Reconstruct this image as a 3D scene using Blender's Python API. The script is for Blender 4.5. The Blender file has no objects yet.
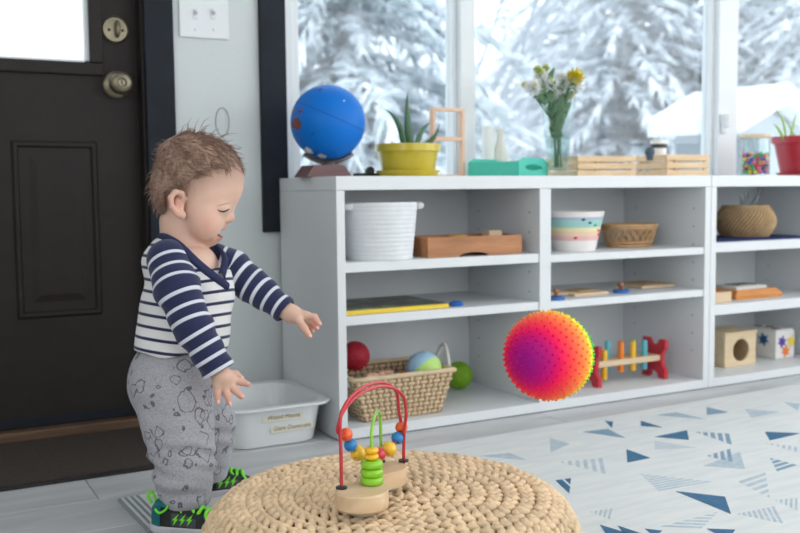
import bpy, bmesh, math, random
import numpy as np
from mathutils import Vector, Matrix
PI = math.pi
R = math.radians
scene = bpy.context.scene
COL = scene.collection

# ------------------------------------------------------------------ camera
CZ, FPX, YAW, PITCH, ROLL = 0.65, 962.0, 0.4958, 0.0785, -0.010
_F = Vector((math.sin(YAW)*math.cos(PITCH), math.cos(YAW)*math.cos(PITCH), -math.sin(PITCH)))
_R0 = Vector((math.cos(YAW), -math.sin(YAW), 0.0))
_U0 = _R0.cross(_F)
_R = _R0*math.cos(ROLL) + _U0*math.sin(ROLL)
_U = -_R0*math.sin(ROLL) + _U0*math.cos(ROLL)
cd = bpy.data.cameras.new('camera')
cam = bpy.data.objects.new('camera', cd); COL.objects.link(cam)
M = Matrix((( _R.x, _U.x, -_F.x, 0), (_R.y, _U.y, -_F.y, 0), (_R.z, _U.z, -_F.z, CZ), (0, 0, 0, 1)))
cam.matrix_world = M
cd.sensor_width = 36.0; cd.sensor_fit = 'HORIZONTAL'
cd.lens = FPX/800.0*36.0
cd.clip_start = 0.05; cd.clip_end = 400
cd.dof.use_dof = True; cd.dof.focus_distance = 1.62; cd.dof.aperture_fstop = 5.0
scene.camera = cam

# ------------------------------------------------------------------ light
w = bpy.data.worlds.new('overcast_sky'); scene.world = w; w.use_nodes = True
nt = w.node_tree; nt.nodes.clear()
wo = nt.nodes.new('ShaderNodeOutputWorld'); wb = nt.nodes.new('ShaderNodeBackground')
tc = nt.nodes.new('ShaderNodeTexCoord'); nz = nt.nodes.new('ShaderNodeTexNoise')
nz.inputs['Scale'].default_value = 2.0; nz.inputs['Detail'].default_value = 3
cr = nt.nodes.new('ShaderNodeValToRGB')
cr.color_ramp.elements[0].position = .3; cr.color_ramp.elements[0].color = (.84, .90, .97, 1)
cr.color_ramp.elements[1].position = .7; cr.color_ramp.elements[1].color = (.95, .98, 1, 1)
nt.links.new(tc.outputs['Generated'], nz.inputs['Vector']); nt.links.new(nz.outputs['Fac'], cr.inputs['Fac'])
nt.links.new(cr.outputs['Color'], wb.inputs['Color']); nt.links.new(wb.outputs['Background'], wo.inputs['Surface'])
wb.inputs['Strength'].default_value = 2.25

def area(name, loc, rot, sx, sy, power, color):
    l = bpy.data.lights.new(name, 'AREA'); l.shape = 'RECTANGLE'; l.size = sx; l.size_y = sy
    l.energy = power; l.color = color
    o = bpy.data.objects.new(name, l); o.location = loc; o.rotation_euler = rot; COL.objects.link(o)
    return o
RX0, RX1, RY0, RY1, RZ1 = -1.6, 4.7, -2.6, 2.65, 2.42     # inside faces of the room
# added area lights in assumed, unseen windows behind the camera and on the right
area('assumed_rear_daylight', (2.3, RY0-.03, 1.45), (R(90), 0, 0), 3.8, 1.7, 25, (1.0, .985, .96))
area('assumed_side_daylight', (RX1+.03, -.2, 1.45), (0, R(90), 0), 1.7, 3.8, 41, (.99, .99, .98))
area('added_left_fill', (RX0-.03, -.6, 1.4), (0, R(-90), 0), 1.5, 1.7, 18, (.97, .98, 1.0))  # fill light added on the left to brighten the bookcase side panel
area('added_top_fill', (1.9, .75, RZ1-.045), (0, 0, 0), 1.15, 1.15, 7, (1.0, .97, .93))  # fill added overhead to brighten floor and shelf boards

vs = scene.view_settings
vs.view_transform = 'Standard'; vs.look = 'None'; vs.gamma = 1.0; vs.use_curve_mapping = False
vs.exposure = -0.13
scene.cycles.max_bounces = 8; scene.cycles.diffuse_bounces = 4
scene.cycles.transparent_max_bounces = 24
scene.cycles.caustics_reflective = False; scene.cycles.caustics_refractive = False

# ------------------------------------------------------------------ from photo pixels to places
def ray(u, v): return _F + _R*((u-400)/FPX) - _U*((v-266.5)/FPX)
def G(u, v, z=0.0):                     # the point of the horizontal plane z
    d = ray(u, v); return Vector((0, 0, CZ)) + d*((z-CZ)/d.z)
def PY(u, v, Y):                        # the point of the plane y = Y (parallel to the wall)
    d = ray(u, v); return Vector((0, 0, CZ)) + d*(Y/d.y)
def PD(u, v, D): return Vector((0, 0, CZ)) + ray(u, v)*D
def depth(p): return (Vector(p)-Vector((0, 0, CZ))).dot(_F)
def ppm(p): return FPX/depth(p)         # pixels per metre at a place
RH = Vector((_R0.x, _R0.y, 0)); FH = Vector((math.sin(YAW), math.cos(YAW), 0))

# ------------------------------------------------------------------ helpers
def link(name, me, m, parent=None):
    o = bpy.data.objects.new(name, me); COL.objects.link(o)
    if m is not None: me.materials.append(m)
    if parent is not None: o.parent = parent
    return o
def tag(o, label=None, cat=None, group=None, kind=None):
    if label: o['label'] = label
    if cat: o['category'] = cat
    if group: o['group'] = group
    if kind: o['kind'] = kind
    return o
def thing(name, label, cat, loc=(0, 0, 0), rz=0.0, group=None, kind=None):
    o = bpy.data.objects.new(name, None); COL.objects.link(o); o.empty_display_size = .05
    o.location = loc; o.rotation_euler = (0, 0, rz)
    return tag(o, label, cat, group, kind)
def clone(o, parent=None):
    c = o.copy(); COL.objects.link(c); c.parent = parent
    for ch in list(o.children): clone(ch, c)
    return c

class B:
    """collects shapes and links them as one mesh"""
    def __init__(s): s.bm = bmesh.new()
    def _x(s, vs, loc, rot=None, sc=None):
        m = Matrix.Translation(loc)
        if rot is not None: m = m @ (rot if isinstance(rot, Matrix) else Matrix.Rotation(rot, 4, 'Z'))
        if sc is not None: m = m @ Matrix.Diagonal((*sc, 1))
        bmesh.ops.transform(s.bm, matrix=m, verts=vs)
    def box(s, c, size, rot=None, bevel=0.0, seg=2):
        r = bmesh.ops.create_cube(s.bm, size=1.0); vs = r['verts']
        bmesh.ops.transform(s.bm, matrix=Matrix.Diagonal((*size, 1)), verts=vs)
        if bevel > 0:
            es = list({e for v in vs for e in v.link_edges})
            rb = bmesh.ops.bevel(s.bm, geom=es, offset=bevel, segments=seg, affect='EDGES', profile=.5)
            vs = list({v for f in rb['faces'] for v in f.verts} | {v for v in vs if v.is_valid})
        s._x(vs, c, rot); return s
    def bb(s, lo, hi, bevel=0.0):
        lo, hi = Vector(lo), Vector(hi); return s.box((lo+hi)/2, tuple(hi-lo), None, bevel)
    def cyl(s, c, r, h, seg=24, r2=None, rot=None, caps=True):
        q = bmesh.ops.create_cone(s.bm, cap_ends=caps, cap_tris=False, segments=seg, radius1=r, radius2=r if r2 is None else r2, depth=h)
        s._x(q['verts'], c, rot); return s
    def ball(s, c, r, u=20, v=12, rot=None):
        q = bmesh.ops.create_uvsphere(s.bm, u_segments=u, v_segments=v, radius=1.0)
        s._x(q['verts'], c, rot, r if hasattr(r, '__len__') else (r, r, r)); return s
    def ico(s, c, r, sub=2, rot=None):
        q = bmesh.ops.create_icosphere(s.bm, subdivisions=sub, radius=1.0)
        s._x(q['verts'], c, rot, r if hasattr(r, '__len__') else (r, r, r)); return s
    def lathe(s, prof, c=(0, 0, 0), seg=40, rot=None, sx=1.0, sy=1.0, close=False):
        rows = []
        for (r, z) in prof:
            if r < 1e-6: rows.append([s.bm.verts.new((0, 0, z))])
            else: rows.append([s.bm.verts.new((r*sx*math.cos(2*PI*k/seg), r*sy*math.sin(2*PI*k/seg), z)) for k in range(seg)])
        pr = list(zip(rows, rows[1:])) + ([(rows[-1], rows[0])] if close else [])
        for a, b in pr:
            for k in range(seg):
                k2 = (k+1) % seg
                if len(a) == 1 and len(b) == 1: continue
                if len(a) == 1: s.bm.faces.new((a[0], b[k2], b[k])) if False else s.bm.faces.new((a[0], b[k], b[k2])[::-1])
                elif len(b) == 1: s.bm.faces.new((a[k], a[k2], b[0]))
                else: s.bm.faces.new((a[k], a[k2], b[k2], b[k]))
        s._x([v for rw in rows for v in rw], c, rot); return s
    def tube(s, path, r, seg=8, closed=False, caps=True):
        path = [Vector(p) for p in path]; n = len(path)
        rr = r if hasattr(r, '__len__') else [r]*n
        rings = []; N = None
        for i, p in enumerate(path):
            if closed: t = path[(i+1) % n]-path[i-1]
            else: t = path[min(i+1, n-1)]-path[max(i-1, 0)]
            if t.length < 1e-9: t = Vector((0, 0, 1))
            t.normalize()
            if N is None:
                N = t.orthogonal().normalized()
            else:
                N = (N - t*N.dot(t))
                N = N.normalized() if N.length > 1e-6 else t.orthogonal().normalized()
            Bn = t.cross(N)
            rings.append([s.bm.verts.new(p + (N*math.cos(2*PI*k/seg)+Bn*math.sin(2*PI*k/seg))*rr[i]) for k in range(seg)])
        for i in range(n if closed else n-1):
            a, b = rings[i], rings[(i+1) % n]
            for k in range(seg): s.bm.faces.new((a[k], a[(k+1) % seg], b[(k+1) % seg], b[k]))
        if caps and not closed:
            s.bm.faces.new(rings[0][::-1]); s.bm.faces.new(rings[-1])
        return s
    def prism(s, pts, h, mat=None, z0=0.0):
        """extrude a 2-D outline by h along local z, then transform by mat"""
        a = [s.bm.verts.new((x, y, z0)) for x, y in pts]; b = [s.bm.verts.new((x, y, z0+h)) for x, y in pts]
        n = len(pts)
        s.bm.faces.new(a[::-1]); s.bm.faces.new(b)
        for i in range(n): s.bm.faces.new((a[i], a[(i+1) % n], b[(i+1) % n], b[i]))
        if mat is not None: bmesh.ops.transform(s.bm, matrix=mat, verts=a+b)
        return s
    def mesh(s, smooth=False, angle=None):
        me = bpy.data.meshes.new('mesh')
        bmesh.ops.recalc_face_normals(s.bm, faces=s.bm.faces[:])
        s.bm.to_mesh(me); s.bm.free()
        if smooth:
            me.polygons.foreach_set('use_smooth', [True]*len(me.polygons))
            if angle: me.set_sharp_from_angle(angle=angle)
        return me
    def out(s, name, m, parent=None, smooth=False, angle=None):
        return link(name, s.mesh(smooth, angle), m, parent)
SM = R(35)

def catmull(pts, n=8, closed=False):
    pts = [Vector(p) for p in pts]; N = len(pts); out = []
    for i in range(N if closed else N-1):
        if closed: p0, p1, p2, p3 = pts[i-1], pts[i], pts[(i+1) % N], pts[(i+2) % N]
        else: p0, p1, p2, p3 = pts[max(i-1, 0)], pts[i], pts[i+1], pts[min(i+2, N-1)]
        for k in range(n):
            t = k/n
            out.append(.5*((2*p1)+(p2-p0)*t+(2*p0-5*p1+4*p2-p3)*t*t+(3*p1-p0-3*p2+p3)*t**3))
    if not closed: out.append(pts[-1])
    return out
def AX(x, y, z, o=(0, 0, 0)):           # matrix from three axes and an origin
    x, y, z = Vector(x), Vector(y), Vector(z)
    return Matrix(((x.x, y.x, z.x, o[0]), (x.y, y.y, z.y, o[1]), (x.z, y.z, z.z, o[2]), (0, 0, 0, 1)))
def along(d):                           # rotation taking +z to d
    return Vector((0, 0, 1)).rotation_difference(Vector(d)).to_matrix().to_4x4()

# ------------------------------------------------------------------ materials
def srgb(r, g, b):
    f = lambda c: (c/255/12.92 if c/255 <= .04045 else ((c/255+.055)/1.055)**2.4)
    return (f(r), f(g), f(b))
_mats = {}
def mat(name, col, rough=.6, var=.08, vscale=8, bump=0.0, bscale=60, metal=0.0, spec=.5, coat=0.0, stretch=None, detail=4, sss=0.0, coords='Object'):
    """principled surface, its colour varied by noise, with a fine noise bump"""
    if name in _mats: return _mats[name]
    m = bpy.data.materials.new(name); m.use_nodes = True; nt = m.node_tree; L = nt.links.new
    p = nt.nodes['Principled BSDF']; p.inputs['Roughness'].default_value = rough; p.inputs['Metallic'].default_value = metal
    p.inputs['Specular IOR Level'].default_value = spec; p.inputs['Coat Weight'].default_value = coat
    if sss: p.inputs['Subsurface Weight'].default_value = sss; p.inputs['Subsurface Radius'].default_value = (.012, .005, .003); p.inputs['Subsurface Scale'].default_value = .6
    t = nt.nodes.new('ShaderNodeTexCoord'); mp = nt.nodes.new('ShaderNodeMapping')
    L(t.outputs[coords], mp.inputs['Vector'])
    if stretch: mp.inputs['Scale'].default_value = stretch
    n = nt.nodes.new('ShaderNodeTexNoise'); n.inputs['Scale'].default_value = vscale; n.inputs['Detail'].default_value = detail
    L(mp.outputs['Vector'], n.inputs['Vector'])
    r = nt.nodes.new('ShaderNodeValToRGB'); e = r.color_ramp.elements
    e[0].position = .3; e[1].position = .7
    e[0].color = (*[max(0, c*(1-var)) for c in col], 1); e[1].color = (*[min(1, c*(1+var)) for c in col], 1)
    L(n.outputs['Fac'], r.inputs['Fac']); L(r.outputs['Color'], p.inputs['Base Color'])
    if bump:
        n2 = nt.nodes.new('ShaderNodeTexNoise'); n2.inputs['Scale'].default_value = bscale; n2.inputs['Detail'].default_value = 3
        L(mp.outputs['Vector'], n2.inputs['Vector'])
        b = nt.nodes.new('ShaderNodeBump'); b.inputs['Strength'].default_value = bump; b.inputs['Distance'].default_value = .004
        L(n2.outputs['Fac'], b.inputs['Height']); L(b.outputs['Normal'], p.inputs['Normal'])
    _mats[name] = m; return m
def wood(name, c1, c2, rough=.5, axis='X', scale=6.0, band=14.0):
    """wood grain: noise stretched along the axis plus fine fibres"""
    if name in _mats: return _mats[name]
    m = bpy.data.materials.new(name); m.use_nodes = True; nt = m.node_tree; L = nt.links.new
    p = nt.nodes['Principled BSDF']; p.inputs['Roughness'].default_value = rough
    t = nt.nodes.new('ShaderNodeTexCoord'); mp = nt.nodes.new('ShaderNodeMapping'); L(t.outputs['Object'], mp.inputs['Vector'])
    s = [band]*3; s['XYZ'.index(axis)] = 1.0; mp.inputs['Scale'].default_value = s
    oi = nt.nodes.new('ShaderNodeObjectInfo'); ad = nt.nodes.new('ShaderNodeVectorMath'); ad.operation = 'ADD'
    sc = nt.nodes.new('ShaderNodeVectorMath'); sc.operation = 'SCALE'; sc.inputs['Scale'].default_value = 40
    cb = nt.nodes.new('ShaderNodeCombineXYZ')
    for i in range(3): L(oi.outputs['Random'], cb.inputs[i])
    L(cb.outputs[0], sc.inputs[0]); L(mp.outputs['Vector'], ad.inputs[0]); L(sc.outputs[0], ad.inputs[1])
    n = nt.nodes.new('ShaderNodeTexNoise'); n.inputs['Scale'].default_value = scale; n.inputs['Detail'].default_value = 6; n.inputs['Roughness'].default_value = .62
    n.inputs['Distortion'].default_value = .6
    L(ad.outputs[0], n.inputs['Vector'])
    r = nt.nodes.new('ShaderNodeValToRGB'); e = r.color_ramp.elements
    e[0].position = .32; e[1].position = .68; e[0].color = (*c1, 1); e[1].color = (*c2, 1)
    L(n.outputs['Fac'], r.inputs['Fac']); L(r.outputs['Color'], p.inputs['Base Color'])
    b = nt.nodes.new('ShaderNodeBump'); b.inputs['Strength'].default_value = .08; b.inputs['Distance'].default_value = .002
    L(n.outputs['Fac'], b.inputs['Height']); L(b.outputs['Normal'], p.inputs['Normal'])
    _mats[name] = m; return m
def glass(name, tint=(.97, .99, .99), refl=.9):
    """thin clear glass: see-through, mirror-like towards grazing angles"""
    if name in _mats: return _mats[name]
    m = bpy.data.materials.new(name); m.use_nodes = True; nt = m.node_tree; L = nt.links.new; nt.nodes.clear()
    o = nt.nodes.new('ShaderNodeOutputMaterial'); tr = nt.nodes.new('ShaderNodeBsdfTransparent'); gl = nt.nodes.new('ShaderNodeBsdfGlossy')
    tr.inputs['Color'].default_value = (*tint, 1); gl.inputs['Roughness'].default_value = .02
    fr = nt.nodes.new('ShaderNodeLayerWeight'); fr.inputs['Blend'].default_value = .5
    pw = nt.nodes.new('ShaderNodeMath'); pw.operation = 'POWER'; pw.inputs[1].default_value = 4.0
    mu = nt.nodes.new('ShaderNodeMath'); mu.operation = 'MULTIPLY_ADD'; mu.inputs[1].default_value = .45*refl; mu.inputs[2].default_value = .03
    mx = nt.nodes.new('ShaderNodeMixShader')
    L(fr.outputs['Facing'], pw.inputs[0]); L(pw.outputs[0], mu.inputs[0]); L(mu.outputs[0], mx.inputs[0]); L(tr.outputs[0], mx.inputs[1]); L(gl.outputs[0], mx.inputs[2]); L(mx.outputs[0], o.inputs['Surface'])
    _mats[name] = m; return m

WHITE = mat('white_melamine', srgb(222, 226, 229), .38, .015, 5, .02, 200)
VINYL = mat('white_vinyl', srgb(224, 229, 232), .4, .02, 4)
WALL = mat('pale_grey_paint', srgb(206, 213, 214), .75, .02, 3, .12, 120)
CEIL = mat('white_ceiling_paint', srgb(238, 238, 236), .8, .02, 3, .1, 90)
TAN = mat('warm_white_paint', srgb(226, 222, 216), .8, .03, 3, .1, 90)
BLACKTRIM = mat('black_painted_trim', srgb(30, 36, 44), .6, .15, 14, .1, 50, spec=.2)
DOORM = mat('dark_brown_door_paint', srgb(42, 37, 36), .55, .08, 20, .12, 220, spec=.22)
BRASS = mat('aged_brass', srgb(128, 121, 102), .36, .14, 30, metal=.8)
# ================================================================== the room
WY = 2.65                                # inside face of the wall with door and windows
def struct(o): o['kind'] = 'structure'; return o
# --- openings
DX0, DX1, DZ0, DZ1 = -.22, .645, .03, 2.03          # door slab
WX0, WX1, WZ0, WZ1 = 1.06, 4.2, .585, 2.1           # window opening
b = B()
b.bb((RX0-.1, WY, 0), (DX0-.03, WY+.14, RZ1)); b.bb((DX0-.03, WY, DZ1+.03), (DX1+.02, WY+.14, RZ1))
b.bb((DX1+.02, WY, 0), (WX0, WY+.14, RZ1)); b.bb((WX0, WY, 0), (WX1, WY+.14, WZ0))
b.bb((WX0, WY, WZ1), (WX1, WY+.14, RZ1)); b.bb((WX1, WY, 0), (RX1+.1, WY+.14, RZ1))
struct(b.out('wall_back', WALL))
b = B(); b.bb((RX0-.1, RY0-.1, 0), (RX0, -1.45, RZ1)); b.bb((RX0-.1, .25, 0), (RX0, WY, RZ1)); b.bb((RX0-.1, -1.45, 0), (RX0, .25, .65)); b.bb((RX0-.1, -1.45, 2.15), (RX0, .25, RZ1)); struct(b.out('wall_left', TAN))  # left wall, its opening made for the added fill window
b = B()   # right wall, its wide opening made for the assumed side window
b.bb((RX1, RY0, 0), (RX1+.1, -2.1, RZ1)); b.bb((RX1, 1.7, 0), (RX1+.1, WY, RZ1)); b.bb((RX1, -2.1, 0), (RX1+.1, 1.7, .6)); b.bb((RX1, -2.1, 2.3), (RX1+.1, 1.7, RZ1))
struct(b.out('wall_right', WALL))
b = B()  # wall behind the camera, its opening made for the assumed rear window
b.bb((RX0, RY0-.1, 0), (.4, RY0, RZ1)); b.bb((4.2, RY0-.1, 0), (RX1+.1, RY0, RZ1)); b.bb((.4, RY0-.1, 0), (4.2, RY0, .6)); b.bb((.4, RY0-.1, 2.3), (4.2, RY0, RZ1))
struct(b.out('wall_front', TAN))
b = B(); b.bb((RX0-.1, RY0-.1, RZ1), (RX1+.1, WY+.14, RZ1+.08)); struct(b.out('ceiling', CEIL))
cl_ = thing('added_fill_panel', 'added square fill-light panel overhead, out of view', 'added fill light', (1.9, .75, RZ1))  # housing made up for the added overhead fill
b = B()
for lo, hi in (((-.62, -.62, -.04), (.62, -.59, 0)), ((-.62, .59, -.04), (.62, .62, 0)), ((-.62, -.59, -.04), (-.59, .59, 0)), ((.59, -.59, -.04), (.62, .59, 0))): b.bb(lo, hi)
b.out('frame', VINYL, cl_)
b = B(); b.bb((-.59, -.59, -.03), (.59, .59, -.02)); b.out('diffuser', CEIL, cl_)
def plain_window(name, o, ax, wd, z0, z1):
    b = B()
    for t in (0, wd/2, wd): b.box(o+ax*t+Vector((0, 0, (z0+z1)/2)), (.05, .05, z1-z0))
    for z in (z0, z1): b.box(o+ax*(wd/2)+Vector((0, 0, z)), (abs(ax.x)*wd+.05, abs(ax.y)*wd+.05, .05))
    r = struct(b.out(name, VINYL)); return r
plain_window('assumed_rear_window', Vector((.4, RY0-.075, 0)), Vector((1, 0, 0)), 3.8, .6, 2.3)  # unseen window assumed behind the camera, frames the rear area light
plain_window('added_fill_window', Vector((RX0-.075, -1.45, 0)), Vector((0, 1, 0)), 1.7, .65, 2.15)  # unseen window added to hold the left fill light
plain_window('assumed_side_window', Vector((RX1+.075, -2.1, 0)), Vector((0, 1, 0)), 3.8, .6, 2.3)  # unseen window assumed on the right, frames the side area light

# --- floor: laminate planks laid along the wall
PLANK = wood('grey_oak_laminate', srgb(180, 182, 184), srgb(210, 212, 215), .42, 'X', 2.2, 7.0)
SEAM = mat('dark_floor_joint', srgb(120, 123, 126), .8)
fl = struct(thing('floor', None, None))
b = B(); b.bb((RX0-.1, RY0-.1, -.12), (RX1+.1, WY+.14, -.006)); b.out('underlay', SEAM, fl)
PW, PL = .192, 1.28
pm = B(); pm.box((0, 0, -.004), (PL-.0016, PW-.0016, .008), None, .0008, 1); pm = pm.mesh()
pm.materials.append(PLANK)
rng = random.Random(3)
j = 0; y = WY
while y > RY0:
    x = RX0-.1-rng.random()*PL
    while x < RX1:
        cx, cy = x+PL/2, y-PW/2
        if cy > .2 and cx > -1.0:
            o = bpy.data.objects.new('plank', pm); COL.objects.link(o); o.parent = fl; o.location = (cx, cy, 0)
        x += PL
    y -= PW
b = B(); b.bb((RX0, RY0, -.008), (RX1, .2, -.0005)); b.out('plank_field', PLANK, fl)

# --- door
dr = struct(thing('door_1', None, None, (DX0, WY, 0)))
def L_(x, y, z): return (x-DX0, y-WY, z)
b = B(); SY0, SY1 = .05, .095                       # the slab stands back from the wall face
gx0, gx1, gz0, gz1 = -.06, PY(88, 40, WY+.065).x, PY(50, 61.5, WY+.065).z, 1.86         # glazed opening in the slab
def dbox(lo, hi, bev=0.0): b.bb(L_(*lo), L_(*hi), bev)
dbox((DX0, WY+SY0, DZ0), (DX1, WY+SY1, gz0)); dbox((DX0, WY+SY0, gz1), (DX1, WY+SY1, DZ1))
dbox((DX0, WY+SY0, gz0), (gx0, WY+SY1, gz1)); dbox((gx1, WY+SY0, gz0), (DX1, WY+SY1, gz1))
b.out('door_slab', DOORM, dr)
def moulded_panel(x0, x1, z0, z1):
    """raised panel: outer bead, sunk slope, raised field"""
    yf = SY0
    rings = [(0, 0.0), (.006, -.007), (.014, -.007), (.022, .004), (.030, .004), (.062, -.006), (.066, -.006)]
    b = B(); rr = []
    for (d, h) in rings:
        rr.append([b.bm.verts.new((x-DX0, yf+h, z)) for x, z in ((x0+d, z0+d), (x1-d, z0+d), (x1-d, z1-d), (x0+d, z1-d))])
    for a, c in zip(rr, rr[1:]):
        for k in range(4): b.bm.faces.new((a[k], a[(k+1) % 4], c[(k+1) % 4], c[k]))
    b.bm.faces.new(rr[-1]); return b.out('door_panel', DOORM, dr)
p0 = PY(10, 140, WY+SY0); p1 = PY(103, 314, WY+SY0)
PXa, PXb = p0.x, p1.x; wpan = PXb-PXa
moulded_panel(PXa, PXb, p1.z, p0.z)
moulded_panel(PXa-.07-wpan, PXa-.07, p1.z, p0.z)
# glazing bead and the white-lit pane
b = B(); t = .034
for lo, hi in (((gx0-t, 0, gz0-t), (gx1+t, 0, gz0)), ((gx0-t, 0, gz1), (gx1+t, 0, gz1+t)), ((gx0-t, 0, gz0), (gx0, 0, gz1)), ((gx1, 0, gz0), (gx1+t, 0, gz1))):
    b.bb((lo[0]-DX0, SY0-.012, lo[2]), (hi[0]-DX0, SY0+.01, hi[2]), .004)
b.out('glazing_frame', DOORM, dr)
mt = bpy.data.materials.new('frosted_door_glass'); mt.use_nodes = True; nt = mt.node_tree; nt.nodes.clear()
o_ = nt.nodes.new('ShaderNodeOutputMaterial'); tl = nt.nodes.new('ShaderNodeBsdfTranslucent'); tp = nt.nodes.new('ShaderNodeBsdfTransparent'); mx = nt.nodes.new('ShaderNodeMixShader')
tl.inputs['Color'].default_value = (.97, .98, 1, 1); mx.inputs[0].default_value = .45
nt.links.new(tl.outputs[0], mx.inputs[1]); nt.links.new(tp.outputs[0], mx.inputs[2]); nt.links.new(mx.outputs[0], o_.inputs['Surface'])
b = B(); b.bb((gx0-DX0, SY0+.02, gz0), (gx1-DX0, SY0+.026, gz1)); b.out('pane', mt, dr)
b = B(); b.bb((gx1-.012-DX0, SY0+.004, gz0), (gx1-DX0, SY0+.019, gz1)); b.bb((gx0-DX0, SY0+.004, gz0), (gx1-DX0, SY0+.019, gz0+.006)); b.out('glass_spacer', VINYL, dr)
# lockset
def at_door(u, v): p = PY(u, v, WY+SY0); return Vector((p.x-DX0, SY0, p.z))
rotY = Matrix.Rotation(R(90), 4, 'X')               # local z -> -y, out of the door
kp = at_door(116.5, 85)
b = B(); b.lathe([(0, 0), (.036, 0), (.037, .004), (.033, .009), (.017, .011), (.014, .030), (.020, .036), (.029, .043), (.031, .053), (.028, .064), (.020, .070), (.012, .071), (.009, .067), (0, .067)], kp, 36, rotY)
kb = b.out('door_knob', BRASS, dr, True, R(50))
b = B(); b.box(kp+Vector((0, -.068, 0)), (.002, .004, .012)); b.out('keyhole', BLACKTRIM, kb)
kp = at_door(114.5, 30)
b = B(); b.lathe([(0, 0), (.036, 0), (.037, .004), (.032, .010), (.010, .012), (0, .012)], kp, 36, rotY)
db = b.out('deadbolt', BRASS, dr, True, R(40))
b = B(); b.ball(kp+Vector((.004, -.020, 0)), (.0075, .014, .024), 14, 10); b.out('thumb_turn', BRASS, db, True)
b = B()
for dx in (-.017, .019): b.ball(kp+Vector((dx, -.0112, -.002)), (.004, .002, .004), 8, 6)
b.out('screw_head', BLACKTRIM, db, True)
# jamb, casing, sill
b = B(); b.bb(L_(DX1, WY+.0, .0), L_(DX1+.02, WY+.14, DZ1+.03)); b.bb(L_(DX0-.03, WY, 0), L_(DX0, WY+.14, DZ1+.03)); b.bb(L_(DX0, WY, DZ1), L_(DX1, WY+.14, DZ1+.03))
b.bb(L_(DX1-.016, WY+.1, 0), L_(DX1, WY+.14, DZ1))
b.out('jamb', DOORM, dr)
c0, c1 = PY(146.5, 100, WY-.015).x, PY(175.5, 100, WY-.015).x
b = B(); b.bb(L_(c0, WY-.016, .0), L_(c1, WY-.0005, DZ1+.1), .003); b.out('casing', BLACKTRIM, dr)
b = B(); b.bb(L_(DX0-.1, WY-.016, .0), L_(DX0-.025, WY-.0005, DZ1+.1), .003); b.out('casing', BLACKTRIM, dr)
b = B(); b.bb(L_(DX0-.025, WY-.016, DZ1+.02), L_(c0, WY-.0005, DZ1+.1), .003); b.out('casing', BLACKTRIM, dr)
b = B(); b.bb(L_(DX0-.03, WY+.01, .0), L_(DX1+.02, WY+.14, .028), .004); b.out('threshold', wood('brown_oak_sill', srgb(78, 58, 44), srgb(112, 86, 64), .5), dr)
b = B(); b.bb(L_(DX0+.003, WY+SY0-.006, .03), L_(DX1-.003, WY+SY0, .055), .002); b.out('door_sweep', BLACKTRIM, dr)

# --- window wall: one long frame with fixed lights and two mullions
wn = struct(thing('window_1', None, None, (WX0, WY, WZ0)))
def wb_(bb, lo, hi, bev=.004): bb.bb(Vector(lo)-Vector((WX0, WY, WZ0)), Vector(hi)-Vector((WX0, WY, WZ0)), bev)
FY0, FY1 = WY+.03, WY+.10
m1a, m1b = PY(456.5, 60, WY+.02).x, PY(473.5, 60, WY+.02).x
m2a, m2b = PY(716, 60, WY+.02).x, PY(738, 60, WY+.02).x
lx = PY(295, 60, WY+.05).x
b = B(); wb_(b, (WX0, FY0, WZ0), (lx-.012, FY1, WZ1)); wb_(b, (WX1-.05, FY0, WZ0), (WX1, FY1, WZ1)); wb_(b, (WX0, FY0, WZ0), (WX1, FY1, WZ0+.05)); wb_(b, (WX0, FY0, WZ1-.05), (WX1, FY1, WZ1))
b.out('window_frame', VINYL, wn)
for xa, xb in ((m1a, m1b), (m2a, m2b)):
    b = B(); wb_(b, (xa+.014, FY0-.012, WZ0+.02), (xb, FY1, WZ1-.02)); b.out('mullion', VINYL, wn)
PANE = glass('window_glass', (.95, .98, .985), .8)
for xa, xb in ((lx-.012, m1a), (m1b, m2a), (m2b, WX1-.05)):
    b = B()
    for p, q in (((xa, xa+.022)), ((xb-.0, xb+.016)) if xb < WX1-.1 else (xb-.02, xb)): wb_(b, (p, FY0+.012, WZ0+.04), (q, FY1-.008, WZ1-.04), .003)
    wb_(b, (xa, FY0+.012, WZ0+.04), (xb, FY1-.008, WZ0+.065), .003); wb_(b, (xa, FY0+.012, WZ1-.065), (xb, FY1-.008, WZ1-.04), .003)
    sash = b.out('sash', VINYL, wn)
    b = B(); wb_(b, (xa+.01, WY+.066, WZ0+.05), (xb-.0, WY+.070, WZ1-.05), 0); b.out('pane', PANE, sash)
hp = PY(721, 124, FY0-.012)
b = B(); b.box(Vector((hp.x+.006, FY0-.020, hp.z))-Vector((WX0, WY, WZ0)), (.022, .016, .075), None, .006); b.box(Vector((hp.x+.006, FY0-.036, hp.z+.01))-Vector((WX0, WY, WZ0)), (.012, .02, .05), None, .004); b.out('window_handle', VINYL, wn)
t0, t1 = PY(261.5, 120, WY-.014).x, PY(287, 120, WY-.014).x
zb = PY(275, 232, WY-.014).z
b = B(); b.bb((t0, WY-.018, zb), (t1, WY-.0005, WZ1+.1), .002); struct(b.out('trim_1', BLACKTRIM))
b = B(); b.bb((t1, WY-.018, zb), (RX1-.02, WY-.0005, zb+.075), .002); struct(b.out('trim_2', BLACKTRIM))
b = B(); b.bb((t1, WY-.018, WZ1+.0), (RX1-.02, WY-.0005, WZ1+.1), .002); struct(b.out('trim_3', BLACKTRIM))
b = B(); b.bb((RX0, WY-.012, 0), (DX0-.1, WY, .09), .002); b.bb((c1, WY-.012, 0), (1.6, WY, .09), .002); struct(b.out('baseboard_back', VINYL))

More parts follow.
